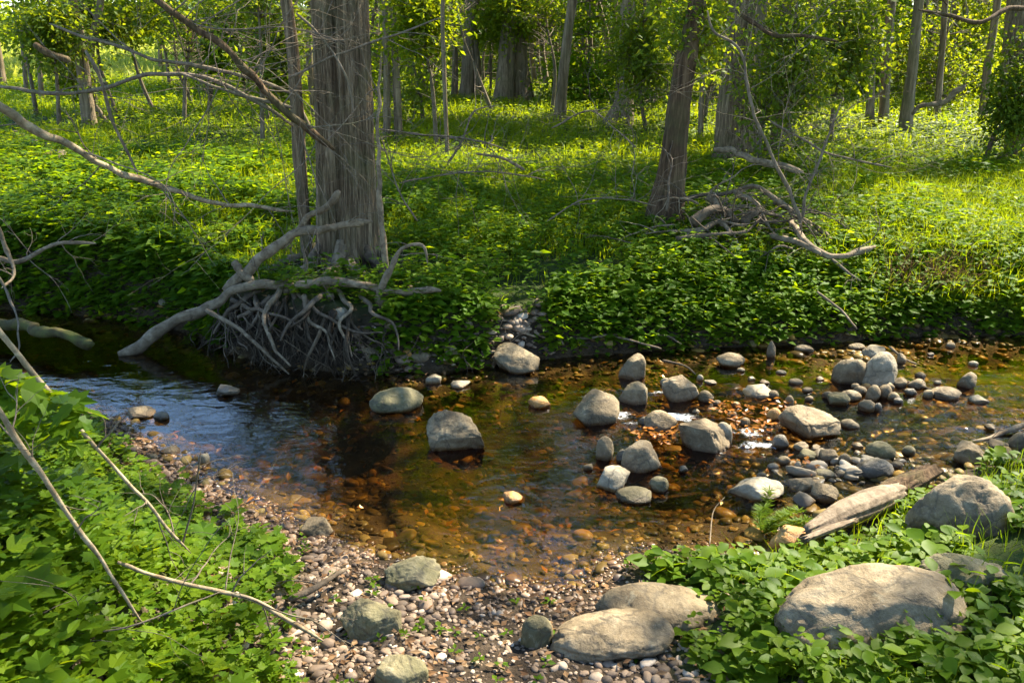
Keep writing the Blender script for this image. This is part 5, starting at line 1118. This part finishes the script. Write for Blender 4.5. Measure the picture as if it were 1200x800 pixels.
# right: brush pile, curved branch, saplings
branch('curved_dead_branch', on_ground([(928, 285), (934, 300), (950, 320), (972, 334), (994, 326), (1020, 322)], .2), 7, 7, 'drift', 'pale dead branch curved like a hook in the leaves of the right bank', 'branch', twigs=6, seed=80, tl=.4, tr=.005)
branch('dead_branch', on_ground([(902, 302), (930, 312), (957, 328)], .18), 7, 6, 'drift', 'short grey branch crossing the left of the hooked dead branch', 'branch', twigs=3, seed=81, tl=.3, tr=.004)
branch('dead_branch', on_ground([(970, 334), (985, 347), (1004, 357)], .17), 4, 2, 'twig', 'thin end of dead wood below the hooked dead branch', 'branch', twigs=3, seed=82, tl=.3, tr=.003)
branch('dead_branch', [(835, 170, 9.0), (862, 178, 8.9), (890, 192, 8.7), (940, 202, 8.5)], 6, 9, 'drift', 'fallen pale branch lying behind the tangle of dead wood', 'branch', twigs=3, seed=83, tl=.4, tr=.004)
branch('bare_sapling', [(938, 268, 6.5), (925, 222, 6.5), (905, 180, 6.5), (880, 120, 6.5), (865, 60, 6.5), (838, 40, 6.5), (830, 15, 6.5)], 5, 3, 'twig', 'bare thin sapling curving up across the broad grey tree', 'sapling', twigs=12, seed=84, tl=.7, tr=.004, lev=2)
branch('bare_sapling', [(937, 265, 6.55), (945, 225, 6.6), (958, 190, 6.6), (972, 150, 6.6), (985, 118, 6.6)], 4, 2, 'twig', 'bare thin sapling leaning right above the hooked dead branch', 'sapling', twigs=9, seed=85, tl=.5, tr=.003, lev=2)
branch('bare_twigs', [(900, 140, 7.5), (940, 165, 7.5), (975, 180, 7.4), (1045, 195, 7.3)], 3, 2, 'twig', 'spray of bare twigs low over the grass right of the dead wood', 'branch', twigs=18, seed=86, tl=.6, tr=.003, lev=2)
branch('low_limb', [(1210, 6, 8.6), (1185, 12, 8.5), (1148, 26, 8.4), (1110, 14, 8.3), (1075, 10, 8.3)], 6, 4, 'bark_brown', 'dark bare limb reaching in from the right along the top edge', 'branch', twigs=6, seed=87, tl=.6, tr=.005)
branch('low_limb', [(862, 14, 8.9), (885, 28, 8.7), (910, 42, 8.6), (945, 42, 8.5), (985, 48, 8.4)], 5, 3, 'bark_brown', 'dark bare limb growing right from the broad grey tree', 'branch', twigs=6, seed=88, tl=.6, tr=.005)
branch('fallen_branch', [(1070, 136, 12), (1085, 122, 12), (1110, 118, 12), (1130, 102, 12)], 5, 7, 'drift', 'crooked fallen branch in front of the bright foliage at the right', 'branch', twigs=3, seed=89, tl=.5, tr=.006)
branch('fallen_branch', [(46, 56, 9.4), (62, 66, 9.4), (84, 76, 9.4)], 8, 9, 'bark_brown', 'stubby dark broken limb in front of the dark forked tree', 'branch', seed=90)
# the brush pile is one heap; its branches are its parts
t = thing('brush_pile', G(870, 275), 'tangle of grey dead wood heaped on the bank right of the brown leaning tree', 'brush pile'); rng = np.random.default_rng(91)
key = [([(795, 270, 6.7), (820, 268, 6.7), (845, 262, 6.75), (855, 275, 6.6)], 9, 6), ([(815, 262, 6.7), (830, 250, 6.75), (850, 248, 6.8), (870, 262, 6.8)], 14, 8), ([(866, 228, 7.2), (885, 220, 7.2), (915, 235, 7.1), (950, 262, 6.9), (975, 282, 6.7)], 6, 8),
       ([(800, 235, 7.2), (840, 226, 7.2), (880, 218, 7.2)], 5, 6), ([(832, 230, 7.1), (838, 240, 7.0), (846, 246, 6.9)], 13, 9), ([(868, 262, 6.8), (885, 250, 6.8), (900, 252, 6.9)], 12, 6), ([(860, 225, 7.1), (885, 240, 6.9), (905, 262, 6.7)], 7, 4),
       ([(795, 282, 6.55), (830, 276, 6.5), (870, 272, 6.6)], 7, 5), ([(905, 235, 7.2), (930, 250, 7.1), (970, 284, 6.7)], 9, 6)]
for k, (pts, a, b) in enumerate(key):
    S = pxpath(pts, 7); mb = MB(); S += .03*np.stack([vnoise(S*5 + k + q*7.7, 3) for q in range(3)], 1); sweep(mb, S, np.linspace(px_r(a*1.0, S[0]), px_r(b*.7, S[-1]), len(S)), 10, .35, k, 30, 4); mb.build('branch', M['root' if k % 2 else 'drift'], t, origin=S[0])
for k in range(70):
    px, py = rng.normal(870, 42), rng.normal(252, 16); Y = 7.0 - (py - 250)*.012 + rng.normal(0, .15)
    p = aty(px, py, Y); d = np.array([rng.normal(0, 1), rng.normal(0, .5), rng.normal(0, .35)]); mb = MB(); twig(mb, rng, p, d, rng.uniform(.25, .75), rng.uniform(.003, .012), 1, 6, .4); mb.build('branch', M['drift' if k % 3 == 0 else 'root'], t, origin=p)

# single plants
b = G(1085, 345); t = thing('dry_stem_clump', b, 'clump of reddish brown dry stems standing in the bright grass of the right bank', 'plant'); rng = np.random.default_rng(17); mb = MB()
for k in range(75):
    p = G(rng.normal(1085, 34), rng.normal(345, 9)); twig(mb, rng, p, [rng.normal(.25, .3), rng.normal(0, .2), .8], rng.uniform(.18, .42), .0028, 1, 4, .1, .25)
mb.build('stems', M['redstem'], t)
def fern(px, py, h, label, seed):
    rng = np.random.default_rng(seed); b = G(px, py); t = thing('feathery_plant', b, label, 'plant'); st = MB(); lf = MB()
    for k in range(7):
        S = catmull(wander(rng, b, [rng.normal(.2, .5), rng.normal(0, .3), .8], h*rng.uniform(.7, 1.1), 5, .3, .9), 4); sweep(st, S, np.linspace(.0025, .001, len(S)), 5)
        i = np.repeat(np.arange(4, len(S)), 9); p = S[i]; a = rng.uniform(0, 6.28, len(i)); hd = np.stack([np.cos(a), np.sin(a), np.full(len(i), .35)], 1)
        leaves(lf, p, hd, rng.normal(0, .3, hd.shape) + [0, 0, 1], .04, .006, LEAF4)
    st.build('stem', M['cover'], t); lf.build('leaves', M['vine'], t, smooth=False)
fern(893, 628, .26, 'feathery green horsetail at the shore beside the barkless log', 1)
